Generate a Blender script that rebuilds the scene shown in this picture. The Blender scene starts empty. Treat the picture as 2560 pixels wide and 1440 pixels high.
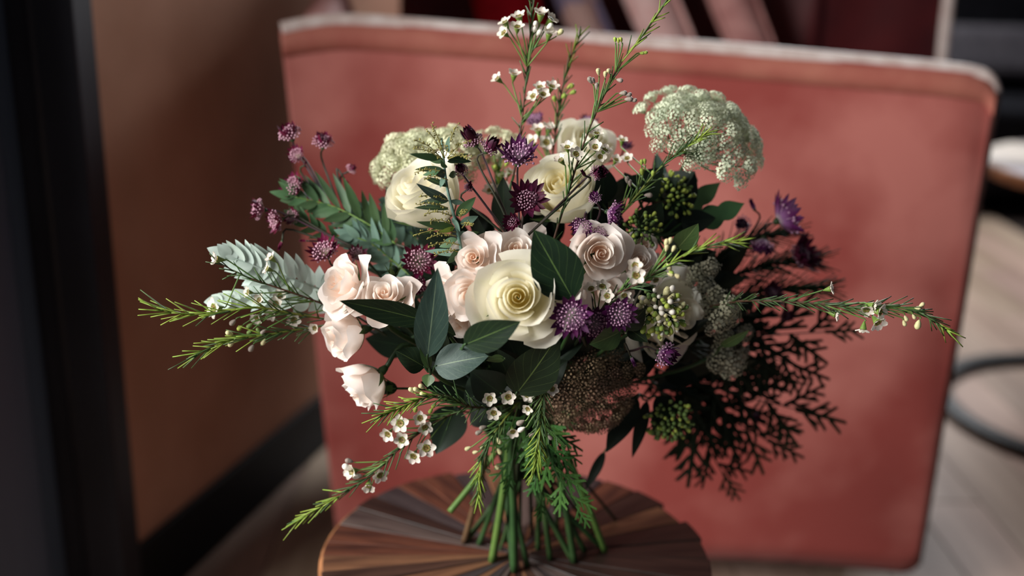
import bpy, math, random
from mathutils import Vector as V, Matrix as M

rnd = random.Random(7)
sc = bpy.context.scene
COL = sc.collection
TAB = 0.45                       # height of the table top
# ------------------------------------------------------------------ camera
FPX, PITCH, ROLL = 2700.0, math.radians(17.3), math.radians(1.5)
Fw = V((0, math.cos(PITCH), -math.sin(PITCH)))
Up0 = V((0, math.sin(PITCH), math.cos(PITCH)))
Rt0 = V((1, 0, 0))
Rt = Rt0 * math.cos(ROLL) + Up0 * math.sin(ROLL)
Up = Up0 * math.cos(ROLL) - Rt0 * math.sin(ROLL)

def ray(px, py):
    return Rt * ((px - 1280) / FPX) + Up * ((720 - py) / FPX) + Fw

TC = V((0, 0, TAB))              # centre of the table top
CAM = TC - ray(1297, 1385) * 1.139
cd = bpy.data.cameras.new('camera')
cam = bpy.data.objects.new('camera', cd)
COL.objects.link(cam)
m3 = M((Rt, Up, -Fw)).transposed()
cam.matrix_world = M.Translation(CAM) @ m3.to_4x4()
cd.sensor_width = 36.0
cd.lens = FPX / 2560 * 36.0
cd.clip_start = 0.02
cd.dof.use_dof = True
cd.dof.focus_distance = 0.925
cd.dof.aperture_fstop = cd.lens / 1000 / 0.019
sc.camera = cam

def P(px, py, y=0.0):            # the point at world depth y seen at this place of the frame
    d = ray(px, py)
    return CAM + d * ((y - CAM.y) / d.y)

def Z(px, py, z):                # the point at world height z seen at this place of the frame
    d = ray(px, py)
    return CAM + d * ((z - CAM.z) / d.z)

# ------------------------------------------------------------------ world, lights, exposure
sc.view_settings.view_transform = 'Standard'
sc.view_settings.look = 'None'
sc.view_settings.gamma = 1.0
sc.view_settings.use_curve_mapping = False
sc.view_settings.exposure = 0.0
w = bpy.data.worlds.new('world')
sc.world = w
w.use_nodes = True
w.node_tree.nodes['Background'].inputs[0].default_value = (0.62, 0.74, 1.0, 1)
w.node_tree.nodes['Background'].inputs[1].default_value = 0.095

def area(name, loc, target, sx, sy, power, color):
    ld = bpy.data.lights.new(name, 'AREA')
    ld.shape = 'RECTANGLE'
    ld.size, ld.size_y = sx, sy
    ld.energy = power
    ld.color = color
    o = bpy.data.objects.new(name, ld)
    COL.objects.link(o)
    o.location = loc
    o.rotation_euler = (V(target) - V(loc)).to_track_quat('-Z', 'Y').to_euler()
    return o

# the tall window beside the door on the left, and the window across the room behind the chair
area('window_daylight', (-2.4, -1.3, 1.75), (0.0, -0.1, 0.7), 1.6, 1.6, 192, (1.0, 0.985, 0.96))
area('far_window_daylight', (1.3, 3.6, 2.5), (0.5, 0.9, 0.3), 1.6, 1.2, 170, (0.93, 0.96, 1.0))

# ------------------------------------------------------------------ helpers
def S(r, g, b):
    f = lambda c: (c / 12.92 if c <= 0.04045 else ((c + 0.055) / 1.055) ** 2.4)
    return (f(r / 255), f(g / 255), f(b / 255), 1)

def mat(name, c1, c2=None, nscale=40, rough=0.6, spec=0.3, bump=0.0, bscale=200, var=0.0,
        grad=None, trans=0.0, sheen=0.0, metal=0.0, coord='Object', contrast=(0.35, 0.65), stretch=None, veins=None):
    m = bpy.data.materials.new(name)
    m.use_nodes = True
    nt = m.node_tree
    N, L = nt.nodes, nt.links
    bs = N['Principled BSDF']
    out = N['Material Output']
    bs.inputs['Roughness'].default_value = rough
    bs.inputs['Specular IOR Level'].default_value = spec
    bs.inputs['Metallic'].default_value = metal
    if sheen:
        bs.inputs['Sheen Weight'].default_value = sheen
        bs.inputs['Sheen Roughness'].default_value = 0.4
    tc = N.new('ShaderNodeTexCoord')
    vec = tc.outputs[coord]
    if stretch:
        mp = N.new('ShaderNodeMapping')
        mp.inputs['Scale'].default_value = stretch
        L.new(vec, mp.inputs['Vector'])
        vec = mp.outputs['Vector']
    rgb = N.new('ShaderNodeRGB')
    rgb.outputs[0].default_value = c1
    col = rgb.outputs[0]

    def mix(a, b, fac):
        x = N.new('ShaderNodeMix')
        x.data_type = 'RGBA'
        for s, v in ((x.inputs[6], a), (x.inputs[7], b)):
            if hasattr(v, 'links'):
                L.new(v, s)
            else:
                s.default_value = v
        if hasattr(fac, 'links'):
            L.new(fac, x.inputs[0])
        else:
            x.inputs[0].default_value = fac
        return x.outputs[2]

    def mth(op, a, b=None, clamp=False):
        x = N.new('ShaderNodeMath')
        x.operation = op
        x.use_clamp = clamp
        for s, v in zip(x.inputs, (a, b)):
            if v is None:
                continue
            if hasattr(v, 'links'):
                L.new(v, s)
            else:
                s.default_value = v
        return x.outputs[0]
    if grad or veins:
        sep = N.new('ShaderNodeSeparateXYZ')
        L.new(tc.outputs['UV'], sep.inputs[0])
        u_, v_ = sep.outputs[0], sep.outputs[1]
    if grad:
        r = N.new('ShaderNodeValToRGB')
        e = r.color_ramp.elements
        while len(e) < len(grad):
            e.new(0.5)
        for k, (p, c) in enumerate(grad):
            e[k].position = p
            e[k].color = c
        L.new(v_, r.inputs[0])
        col = r.outputs[0]
    if c2:
        n = N.new('ShaderNodeTexNoise')
        n.inputs['Scale'].default_value = nscale
        n.inputs['Detail'].default_value = 4
        L.new(vec, n.inputs['Vector'])
        mr = N.new('ShaderNodeMapRange')
        mr.inputs[1].default_value, mr.inputs[2].default_value = contrast
        L.new(n.outputs[0], mr.inputs[0])
        col = mix(col, c2, mr.outputs[0])
    if veins:
        au = mth('ABSOLUTE', mth('SUBTRACT', u_, 0.5))
        mid = mth('LESS_THAN', au, 0.014)
        s = mth('FRACT', mth('SUBTRACT', mth('MULTIPLY', v_, 6.0), mth('MULTIPLY', mth('POWER', au, 0.8), 5.0)))
        lat = mth('MULTIPLY', mth('LESS_THAN', s, 0.035), 0.5)
        fac = mth('MAXIMUM', mid, lat, True)
        col = mix(col, veins, fac)
    if var:
        oi = N.new('ShaderNodeObjectInfo')
        hsv = N.new('ShaderNodeHueSaturation')
        L.new(col, hsv.inputs['Color'])
        L.new(mth('ADD', mth('MULTIPLY', oi.outputs['Random'], 2 * var), 1 - var), hsv.inputs['Value'])
        L.new(mth('ADD', mth('MULTIPLY', mth('FRACT', mth('MULTIPLY', oi.outputs['Random'], 7.3)), 0.03), 0.485), hsv.inputs['Hue'])
        col = hsv.outputs[0]
    L.new(col, bs.inputs['Base Color'])
    if bump:
        n2 = N.new('ShaderNodeTexNoise')
        n2.inputs['Scale'].default_value = bscale
        n2.inputs['Detail'].default_value = 3
        L.new(vec, n2.inputs['Vector'])
        b = N.new('ShaderNodeBump')
        b.inputs['Strength'].default_value = bump
        b.inputs['Distance'].default_value = 0.002
        L.new(n2.outputs[0], b.inputs['Height'])
        L.new(b.outputs[0], bs.inputs['Normal'])
    if trans:
        t = N.new('ShaderNodeBsdfTranslucent')
        L.new(col, t.inputs[0])
        ms = N.new('ShaderNodeMixShader')
        ms.inputs[0].default_value = trans
        L.new(bs.outputs[0], ms.inputs[1])
        L.new(t.outputs[0], ms.inputs[2])
        L.new(ms.outputs[0], out.inputs[0])
    return m

class MB:                        # collects vertices, faces and uvs of one mesh
    def __init__(s):
        s.v, s.f, s.uv = [], [], []

    def add(s, verts, faces, uvs=None):
        o = len(s.v)
        s.v += [tuple(p) for p in verts]
        s.f += [tuple(i + o for i in f) for f in faces]
        s.uv += uvs if uvs else [(0.5, 0.5)] * len(verts)
        return s

    def box(s, c, d, rot=None):
        vs = []
        for x in (-1, 1):
            for y in (-1, 1):
                for z in (-1, 1):
                    p = V((x * d[0] / 2, y * d[1] / 2, z * d[2] / 2))
                    if rot:
                        p = rot @ p
                    vs.append(V(c) + p)
        return s.add(vs, [(0, 1, 3, 2), (4, 6, 7, 5), (0, 4, 5, 1), (2, 3, 7, 6), (0, 2, 6, 4), (1, 5, 7, 3)])

    def tube(s, pts, r0, r1=None, n=6, cap=True):
        r1 = r0 if r1 is None else r1
        pts = [V(p) for p in pts]
        k = len(pts)
        vs, uvs = [], []
        t = (pts[1] - pts[0]).normalized()
        a = t.orthogonal().normalized()
        for i, p in enumerate(pts):
            t = (pts[min(i + 1, k - 1)] - pts[max(i - 1, 0)]).normalized()
            a = (a - t * a.dot(t)).normalized()
            b = t.cross(a)
            r = r0 + (r1 - r0) * i / (k - 1)
            for j in range(n):
                an = 2 * math.pi * j / n
                vs.append(p + (a * math.cos(an) + b * math.sin(an)) * r)
                uvs.append((j / n, i / (k - 1)))
        fs = [(i * n + j, i * n + (j + 1) % n, (i + 1) * n + (j + 1) % n, (i + 1) * n + j) for i in range(k - 1) for j in range(n)]
        if cap:
            fs += [tuple(range(n - 1, -1, -1)), tuple((k - 1) * n + j for j in range(n))]
        return s.add(vs, fs, uvs)

    def ball(s, c, r, nu=8, nv=5, sz=1.0):
        vs, uvs = [], []
        for i in range(1, nv):
            th = math.pi * i / nv
            for j in range(nu):
                ph = 2 * math.pi * j / nu
                vs.append(V(c) + V((math.sin(th) * math.cos(ph), math.sin(th) * math.sin(ph), math.cos(th) * sz)) * r)
                uvs.append((j / nu, 1 - i / nv))
        n0 = len(vs)
        vs += [V(c) + V((0, 0, r * sz)), V(c) - V((0, 0, r * sz))]
        uvs += [(0.5, 1), (0.5, 0)]
        fs = []
        for i in range(nv - 2):
            for j in range(nu):
                fs.append((i * nu + j, (i + 1) * nu + j, (i + 1) * nu + (j + 1) % nu, i * nu + (j + 1) % nu))
        for j in range(nu):
            fs.append((n0, j, (j + 1) % nu))
            fs.append((n0 + 1, (nv - 2) * nu + (j + 1) % nu, (nv - 2) * nu + j))
        return s.add(vs, fs, uvs)

    def lathe(s, prof, n=16):
        vs, uvs = [], []
        k = len(prof)
        for i, (r, z) in enumerate(prof):
            for j in range(n):
                a = 2 * math.pi * j / n
                vs.append((r * math.cos(a), r * math.sin(a), z))
                uvs.append((j / n, i / (k - 1)))
        fs = [(i * n + j, i * n + (j + 1) % n, (i + 1) * n + (j + 1) % n, (i + 1) * n + j) for i in range(k - 1) for j in range(n)]
        return s.add(vs, fs, uvs)

    def grid(s, fn, nu, nv):
        vs, uvs = [], []
        for j in range(nv + 1):
            for i in range(nu + 1):
                u, v = i / nu, j / nv
                vs.append(fn(u, v))
                uvs.append((u, v))
        fs = [(j * (nu + 1) + i, j * (nu + 1) + i + 1, (j + 1) * (nu + 1) + i + 1, (j + 1) * (nu + 1) + i) for j in range(nv) for i in range(nu)]
        return s.add(vs, fs, uvs)

    def mesh(s, name, material, smooth=True):
        me = bpy.data.meshes.new(name)
        me.from_pydata(s.v, [], s.f)
        ul = me.uv_layers.new(name='uv')
        idx = [0] * len(me.loops)
        me.loops.foreach_get('vertex_index', idx)
        flat = []
        for i in idx:
            flat += s.uv[i]
        ul.data.foreach_set('uv', flat)
        if smooth:
            me.polygons.foreach_set('use_smooth', [True] * len(me.polygons))
        me.materials.append(material)
        me.update()
        return me

WM = {}
def put(name, mesh, mw=None, parent=None):   # links one object; mw is its world matrix
    o = bpy.data.objects.new(name, mesh)
    COL.objects.link(o)
    mw = mw if mw is not None else M()
    WM[o.name] = mw
    if parent:
        o.parent = parent
        o.matrix_basis = WM[parent.name].inverted() @ mw
    else:
        o.matrix_basis = mw
    return o

def thing(name, label, cat, loc, group=None):
    o = put(name, None, M.Translation(V(loc)))
    o.empty_display_size = 0.02
    return tag(o, label, cat, group)

def tag(o, label, cat, group=None):
    o['label'], o['category'] = label, cat
    if group:
        o['group'] = group
    return o

def part(name, mb, material, parent, smooth=True, mw=None, kind=None):   # verts of mb are in world space unless mw is given
    if mw is None:
        mw = WM[parent.name]
        inv = mw.inverted()
        mb.v = [tuple(inv @ V(p)) for p in mb.v]
    o = put(name, mb.mesh(name, material, smooth), mw, parent)
    if kind:
        o['kind'] = kind
    return o

def struct(name, mb, material, smooth=False):
    o = put(name, mb.mesh(name, material, smooth))
    o['kind'] = 'structure'
    return o

def bevel(o, wd=0.003, seg=2):
    b = o.modifiers.new('bevel', 'BEVEL')
    b.width, b.segments, b.limit_method = wd, seg, 'ANGLE'
    return o

# ------------------------------------------------------------------ the room
m_wall = mat('terracotta_plaster', S(196, 148, 122), S(182, 134, 108), 6, 0.85, 0.15, 0.05, 150)
m_black = mat('black_paint', S(24, 24, 29), S(30, 30, 36), 8, 0.55, 0.2)
m_skirt = mat('black_skirting_paint', S(13, 13, 14), None, rough=0.6, spec=0.2)
m_blue = mat('slate_door_paint_sheen', S(84, 96, 112), S(66, 76, 92), 5, 0.5, 0.35, 0.05, 60, stretch=(1, 1, 0.15))  # slate colour raised to stand in for a bluish reflected sheen
m_floorplank = mat('oak_floor_boards', S(176, 152, 134), S(136, 112, 96), 9, 0.5, 0.4, 0.05, 90, var=0.12, coord='Object', stretch=(1, 0.12, 1))
m_joint = mat('dark_floor_joint', S(40, 30, 25), None, rough=0.9)
m_far = mat('far_wall_dark_paint', S(40, 32, 32), S(30, 26, 27), 3, 0.8, 0.2)

fl = MB().box((0.8, 1.7, -0.032), (7.0, 6.6, 0.04))
floor = struct('floor', fl, m_joint)
PL = MB().box((0, 0, 0), (0.137, 1.396, 0.012)).mesh('floor_board', m_floorplank, False)
k = 0
for i in range(22):
    for j in range(4):
        x = -0.93 + i * 0.14
        y = -1.0 + j * 1.4 + (i * 0.53) % 1.4
        o = put('floor_board', PL, M.Translation((x, y, -0.006)), floor)

a, b = Z(470, 1440, 0.0), Z(800, 1132, 0.0)          # foot of the left wall
wd_ = (b - a).normalized()
def px_of(p):
    q = p - CAM
    return 1280 + FPX * q.dot(Rt) / q.dot(Fw)
A0, B0 = a.copy(), a + wd_ * 2.0
while px_of(A0 + V((0, 0, 0.125))) > 306:
    A0 = A0 - wd_ * 0.004
nrm = V((wd_.y, -wd_.x, 0))
def slab(p, q, z0, z1, th, off=0.0):
    p, q = p + nrm * off, q + nrm * off
    vs = []
    for s_ in (0, -th):
        for e in (p, q):
            for z in (z0, z1):
                vs.append(V((e.x, e.y, z)) + nrm * s_)
    return MB().add(vs, [(0, 2, 3, 1), (4, 5, 7, 6), (0, 1, 5, 4), (2, 6, 7, 3), (1, 3, 7, 5), (0, 4, 6, 2)])
struct('wall_left', slab(A0, B0, 0, 2.7, 0.12, -0.012), m_wall)
bevel(struct('baseboard_left', slab(A0, B0, 0, 0.125, 0.012), m_skirt), 0.004)
struct('ceiling', MB().box((1.2, 1.6, 2.75), (4.6, 6.6, 0.1)), mat('dark_ceiling_paint', S(120, 112, 106), None, rough=0.9, spec=0.1))
struct('wall_back', MB().box((1.2, 4.9, 1.35), (6.5, 0.1, 2.7)), m_far)

# black door frame at the end of the left wall, slate door leaf beside it
ye = A0.y - 0.06
xr = P(312, 1400, ye).x
fr = MB().box((xr - 0.028, ye + 0.03, 1.15), (0.056, 0.07, 2.3))
door = struct('door_1', fr, m_black)
bevel(door, 0.004)
door['label'] = 'black painted door frame at the end of the terracotta wall'
part('frame_step', MB().box((xr - 0.056 - 0.026, ye + 0.045, 1.15), (0.052, 0.07, 2.3)), m_black, door, False)
part('frame_bead', MB().tube([(xr - 0.056, ye - 0.002, 0), (xr - 0.056, ye - 0.002, 2.3)], 0.006, n=8), m_black, door)
# half leaf of the door: open angle and length shaped to block window light
hx, hy = xr - 0.110, ye + 0.035
ldir = V((-0.26, -0.966, 0))
lrot = M.Rotation(math.atan2(ldir.x, -ldir.y), 3, 'Z')
leaf_ = part('door_leaf', MB().box(V((hx, hy, 1.15)) + ldir * 0.16, (0.042, 0.32, 2.28), lrot), m_blue, door, False)
bevel(leaf_, 0.003)
for zc, zh in ((0.55, 0.8), (1.55, 0.95)):
    pn = V((ldir.y, -ldir.x, 0)) * -0.024
    bevel(part('door_panel', MB().box(V((hx, hy, zc)) + ldir * 0.16 + pn, (0.014, 0.20, zh), lrot), m_blue, door, False), 0.006)
part('hinge', MB().tube([(hx + 0.012, hy - 0.01, 0.28), (hx + 0.012, hy - 0.01, 0.38)], 0.008, n=8), m_black, door)

# ------------------------------------------------------------------ round tables with plank tops and ring bases
m_iron = mat('black_iron', S(22, 22, 24), None, rough=0.42, spec=0.5)
m_woods = [
    mat('weathered_plank_brown', S(88, 62, 50), S(48, 32, 26), 30, 0.5, 0.4, 0.25, 120, stretch=(0.25, 2.5, 1), contrast=(0.3, 0.7)),
    mat('weathered_plank_dark', S(58, 40, 34), S(30, 20, 17), 34, 0.48, 0.4, 0.25, 120, stretch=(0.25, 2.5, 1), contrast=(0.3, 0.7)),
    mat('weathered_plank_tan', S(140, 98, 70), S(84, 56, 42), 30, 0.5, 0.4, 0.25, 120, stretch=(0.25, 2.5, 1), contrast=(0.3, 0.7)),
    mat('weathered_plank_grey', S(104, 90, 84), S(60, 48, 46), 28, 0.5, 0.4, 0.25, 120, stretch=(0.25, 2.5, 1), contrast=(0.3, 0.7)),
    mat('weathered_plank_red', S(112, 66, 48), S(60, 34, 27), 32, 0.5, 0.4, 0.25, 120, stretch=(0.25, 2.5, 1), contrast=(0.3, 0.7)),
    mat('weathered_plank_slate', S(74, 66, 66), S(44, 38, 40), 26, 0.5, 0.4, 0.25, 120, stretch=(0.25, 2.5, 1), contrast=(0.3, 0.7)),
]
m_band = mat('pale_bent_edge_wood', S(165, 112, 74), S(120, 78, 50), 30, 0.55, 0.3, 0.1, 150)

def round_table(c, R, label, n, seed, mats, ring_r, cut, legs=(0.6, 2.17, 3.74, 5.31), off=(0, 0)):
    rr = random.Random(seed)
    t = thing('side_table', label, 'table', (c.x, c.y, 0), 'round side tables with plank tops')
    TH = 0.034
    edges = [0.0]
    while edges[-1] < 2 * math.pi:
        edges.append(edges[-1] + rr.uniform(0.75, 1.25) * 2 * math.pi / n)
    sc_ = 2 * math.pi / edges[-1]
    edges = [e * sc_ for e in edges]
    for i in range(len(edges) - 1):
        a0, a1 = edges[i] + 0.004, edges[i + 1] - 0.004
        am, ha = (a0 + a1) / 2, (a1 - a0) / 2
        rad = R * (1 - (rr.uniform(0, cut) if -0.2 < ((am + math.pi) % (2 * math.pi) - math.pi) < 2.2 else rr.uniform(0, 0.008)))
        dz = rr.uniform(-0.0014, 0.0008)
        mb = MB()
        def quad(rad_in, z0, z1):
            top, nseg = [], 4
            top.append((rad_in * math.cos(-ha), rad_in * math.sin(-ha)))
            for q in range(nseg + 1):
                an = -ha + 2 * ha * q / nseg
                top.append((rad * math.cos(an), rad * math.sin(an)))
            top.append((rad_in * math.cos(ha), rad_in * math.sin(ha)))
            k = len(top)
            vs = [(x, y, z1) for x, y in top] + [(x, y, z0) for x, y in top]
            fs = [tuple(range(k)), tuple(range(2 * k - 1, k - 1, -1))]
            fs += [(j, j + k, (j + 1) % k + k, (j + 1) % k) for j in range(k)]
            mb.add(vs, fs)
        quad(0.012, -TH, dz)
        o = part('plank', mb, mats[rr.randrange(len(mats))], t, False, M.Translation((c.x, c.y, c.z)) @ M.Rotation(am, 4, 'Z'))
        bevel(o, 0.0016, 2)
    part('centre_disc', MB().add([V(c) + V((0.0125 * math.cos(q * .5236), 0.0125 * math.sin(q * .5236), -0.001)) for q in range(12)] +
         [V(c) + V((0.0125 * math.cos(q * .5236), 0.0125 * math.sin(q * .5236), -TH)) for q in range(12)],
         [tuple(range(12)), tuple(range(23, 11, -1))] + [(q, q + 12, (q + 1) % 12 + 12, (q + 1) % 12) for q in range(12)]), mats[1], t, False)
    band = MB().lathe([(R - 0.004, -0.002), (R + 0.003, -0.004), (R + 0.003, -TH + 0.002), (R - 0.004, -TH)], 72)
    sel = [f for f in band.f]
    if cut > 0.02:                                   # the band is broken off along the back right
        sel = []
        for f in band.f:
            x = sum(band.v[i][0] for i in f) / 4
            y = sum(band.v[i][1] for i in f) / 4
            if not (-0.2 < math.atan2(y, x) < 2.2):
                sel.append(f)
    band.f = sel
    part('edge_band', band, m_band, t, True, M.Translation(c))
    ri = MB()
    ri.lathe([(ring_r - 0.02, 0.0), (ring_r + 0.02, 0.0), (ring_r + 0.02, 0.026), (ring_r - 0.02, 0.026), (ring_r - 0.02, 0.0)], 64)
    bevel(part('base_ring', ri, m_iron, t, False, M.Translation((c.x + off[0], c.y + off[1], 0.0))), 0.003)
    up = MB().lathe([(ring_r * 0.72 - 0.008, 0), (ring_r * 0.72 + 0.008, 0), (ring_r * 0.72 + 0.008, 0.012), (ring_r * 0.72 - 0.008, 0.012), (ring_r * 0.72 - 0.008, 0)], 48)
    part('top_ring', up, m_iron, t, False, M.Translation((c.x, c.y, c.z - TH - 0.012)))
    for an in legs:
        p0 = V((c.x + off[0] + ring_r * math.cos(an), c.y + off[1] + ring_r * math.sin(an), 0.022))
        p1 = V((c.x + ring_r * .72 * math.cos(an), c.y + ring_r * .72 * math.sin(an), c.z - TH - 0.006))
        part('leg', MB().tube([p0, p1], 0.009, n=8), m_iron, t)
    return t

round_table(TC, 0.2055, 'dark round wooden table of radiating planks under the bouquet', 34, 5, m_woods, 0.16, 0.05)
c2 = V((1.55, 1.55, 0.60))
m_woods2 = [
    mat('pale_plank_cream', S(220, 206, 190), S(190, 176, 160), 20, 0.5, 0.4, 0.1, 120, stretch=(0.25, 2.5, 1)),
    mat('pale_plank_mauve', S(176, 164, 170), S(140, 130, 138), 20, 0.5, 0.4, 0.1, 120, stretch=(0.25, 2.5, 1)),
    mat('pale_plank_brown', S(120, 98, 88), S(84, 66, 58), 20, 0.5, 0.4, 0.1, 120, stretch=(0.25, 2.5, 1)),
]
round_table(c2, 0.42, 'second round plank table with an iron ring base, behind the chair', 22, 9, m_woods2, 0.36, 0.0, (0.0, 1.5, -1.5), (-0.12, -0.10))

# ------------------------------------------------------------------ the leather armchair
m_leather = mat('worn_pink_leather', S(182, 110, 101), S(146, 68, 62), 3.6, 0.7, 0.2, 0.12, 260, sheen=0.1, contrast=(0.40, 0.62))
m_hem = mat('worn_tan_leather_edge', S(174, 108, 92), S(156, 82, 72), 14, 0.65, 0.3, 0.1, 260, contrast=(0.3, 0.7))
m_piping = mat('pale_rubbed_leather_piping', S(214, 200, 194), S(190, 168, 160), 30, 0.55, 0.35)
m_dark_piping = mat('dark_rubbed_leather_piping', S(84, 56, 48), S(54, 34, 30), 30, 0.6, 0.3)
m_arm = mat('dusty_rose_leather', S(180, 128, 122), S(150, 96, 90), 9, 0.65, 0.2, 0.1, 260)
m_inner = mat('burgundy_leather', S(84, 22, 24), S(60, 14, 18), 6, 0.6, 0.3, 0.1, 200)
chair = thing('armchair', 'worn pink leather armchair seen from behind, pale piping along its top edge', 'chair', (0.2, 0.95, 0))
YC = 0.62
def ybow(x):                     # plan of the back: left end bent forward so that it shades darker
    d = max(0.0, -0.12 - x)
    return YC - 0.55 * d * d
def on_back(px, py):
    y = YC
    for _ in range(8):
        p = P(px, py, y)
        y = ybow(p.x)
    return p
top_px = [(700, 78), (760, 66), (850, 56), (1000, 64), (1250, 84), (1500, 104), (1800, 126), (2100, 152), (2350, 174), (2440, 186), (2476, 200), (2491, 232)]
bot_px = [(842, 1330), (890, 1336), (960, 1342), (1080, 1350), (1280, 1362), (1480, 1376), (1700, 1390), (1950, 1404), (2140, 1416), (2220, 1422), (2262, 1426), (2290, 1416)]
tops = [on_back(*p) for p in top_px]
bots = [on_back(*p) for p in bot_px]
def smooth_poly(pts, t):
    k = len(pts) - 1
    x = min(max(t * k, 0), k - 1e-6)
    i = int(x)
    f = x - i
    p = [pts[max(i - 1, 0)], pts[i], pts[i + 1], pts[min(i + 2, k)]]
    return 0.5 * ((2 * p[1]) + (p[2] - p[0]) * f + (2 * p[0] - 5 * p[1] + 4 * p[2] - p[3]) * f * f + (3 * p[1] - p[0] - 3 * p[2] + p[3]) * f ** 3)
def back_pt(u, v, off=0.0):
    p = smooth_poly(bots, u).lerp(smooth_poly(tops, u), v)
    bulge = 0.012 * math.sin(math.pi * min(max(v, 0), 1)) * math.sin(math.pi * u)
    wob = 0.002 * math.sin(u * 17 + v * 5) * math.sin(v * 9 + u * 3)
    return V((p.x, p.y - bulge - wob - off, p.z))
mb = MB().grid(lambda u, v: back_pt(u, v), 48, 24)
o = part('back_panel', mb, m_leather, chair)
sd = o.modifiers.new('thickness', 'SOLIDIFY')
sd.thickness, sd.offset = 0.028, -1
HB = 0.955
o = part('hem', MB().grid(lambda u, v: back_pt(u, HB + v * (0.995 - HB), 0.003), 48, 2), m_hem, chair)
sd = o.modifiers.new('thickness', 'SOLIDIFY')
sd.thickness, sd.offset = 0.003, -1
tp = [smooth_poly(tops, i / 60) + V((0, 0.012, 0)) for i in range(61)]
part('piping', MB().tube(tp, 0.0125, n=10), m_piping, chair)
sp_ = [tops[-1] + V((0, 0.012, 0))] + [back_pt(1, 1 - i / 12) + V((0, 0.012, 0)) for i in range(1, 13)]
part('side_piping', MB().tube(sp_, 0.012, n=10), m_dark_piping, chair)
bp_ = [smooth_poly(bots, i / 40) + V((0, 0.012, 0)) for i in range(41)]
part('bottom_piping', MB().tube(bp_, 0.011, n=8), m_dark_piping, chair)
# rest of the chair: left arm going away, seat, inner back with pleats, legs
aL, aR = P(706, 30, 0.66), P(872, 58, 0.66)
ax, aw, az = (aL.x + aR.x) / 2, (aR.x - aL.x), 0.955
def arm(u, v):
    an = math.pi * 2 * u
    cx = ax - 0.05 * v
    cy = 0.645 + 0.48 * v
    x = cx + aw / 2 * math.copysign(abs(math.cos(an)) ** 0.6, math.cos(an))
    zt = 0.5 + 0.5 * math.copysign(abs(math.sin(an)) ** 0.5, math.sin(an))
    zz = 0.14 + zt * (az + 0.035 * v - 0.14)
    return V((x + (az - zz) * (bots[0].x - tops[0].x + 0.02) / (tops[0].z - bots[0].z), cy, zz))
o = part('armrest', MB().grid(arm, 28, 8), m_arm, chair)
o = part('seat', MB().box((0.24, 1.02, 0.36), (0.80, 0.62, 0.22)), m_inner, chair, False)
bevel(o, 0.04, 4)
xr2 = P(2362, 60, 1.36).x
def inner(u, v):
    x = -0.27 + u * (xr2 + 0.27)
    lean = 0.10 * (v - 0.5)
    ph = (x - 0.2 * (v - 0.5)) * 30
    env = 1.0 if 0.02 < x < 0.62 else 0.25
    fold = 0.018 * env * math.sin(ph) + 0.010 * env * math.sin(ph * 0.53 + 1)
    return V((x, 1.36 + lean + fold, 0.30 + v * 0.95))
o = part('inner_back', MB().grid(inner, 120, 16), m_inner, chair)
sd = o.modifiers.new('thickness', 'SOLIDIFY')
sd.thickness = 0.05
part('inner_piping', MB().tube([inner(1, i / 10) + V((0.008, -0.005, 0)) for i in range(11)], 0.013, n=8), m_piping, chair)
for x, y in ((-0.18, 0.78), (0.62, 0.78), (-0.1, 1.3), (0.62, 1.3)):
    part('leg', MB().tube([(x, y, 0.0), (x, y, 0.27)], 0.014, 0.018, n=8), m_iron, chair)

# throws and cushion lying in the chair: seen over its top edge
m_throw_pink = mat('dusty_pink_wool', S(240, 204, 198), S(226, 180, 174), 25, 0.9, 0.1, 0.2, 300)
m_throw_red = mat('deep_red_wool', S(170, 22, 34), S(140, 14, 26), 20, 0.9, 0.1, 0.2, 300)
m_throw_multi = mat('mauve_patterned_wool', S(206, 170, 160), S(140, 130, 156), 22, 0.9, 0.1, 0.2, 300, contrast=(0.45, 0.55))
def fold_strip(name, label, px_top, px_bot, wpx, y, material):
    a_, b_ = P(px_top, -160, y), P(px_bot, 330, y - 0.10)
    wm = wpx / FPX * 2.3
    def fn(u, v):
        p = b_.lerp(a_, v)
        an = math.pi * (u * 1.3 - 0.15)
        return p + V((-math.cos(an) * wm / 2, -abs(math.sin(an)) * wm * 0.45 + 0.006 * math.sin(v * 11), 0.004 * math.sin(u * 9 + v * 7)))
    mb = MB().grid(fn, 14, 18)
    o = put(name, mb.mesh(name, material))
    s2 = o.modifiers.new('thickness', 'SOLIDIFY')
    s2.thickness = 0.006
    return tag(o, label, 'blanket', 'throws hanging in the armchair')
fold_strip('throw_blanket', 'deep red throw fold, leftmost in the armchair behind the waxflower', 1225, 1350, 150, 1.30, m_throw_red)
fold_strip('throw_blanket', 'mauve patterned throw fold between the red and the pink throws', 1370, 1590, 90, 1.28, m_throw_multi)
fold_strip('throw_blanket', 'pale pink throw fold, brightest one over the chair edge', 1560, 1770, 120, 1.28, m_throw_pink)
fold_strip('throw_blanket', 'dull brownish pink throw fold, rightmost over the chair edge', 1770, 1960, 110, 1.30,
           mat('brown_pink_wool', S(196, 146, 140), S(170, 118, 114), 25, 0.9, 0.1, 0.2, 300))

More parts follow.
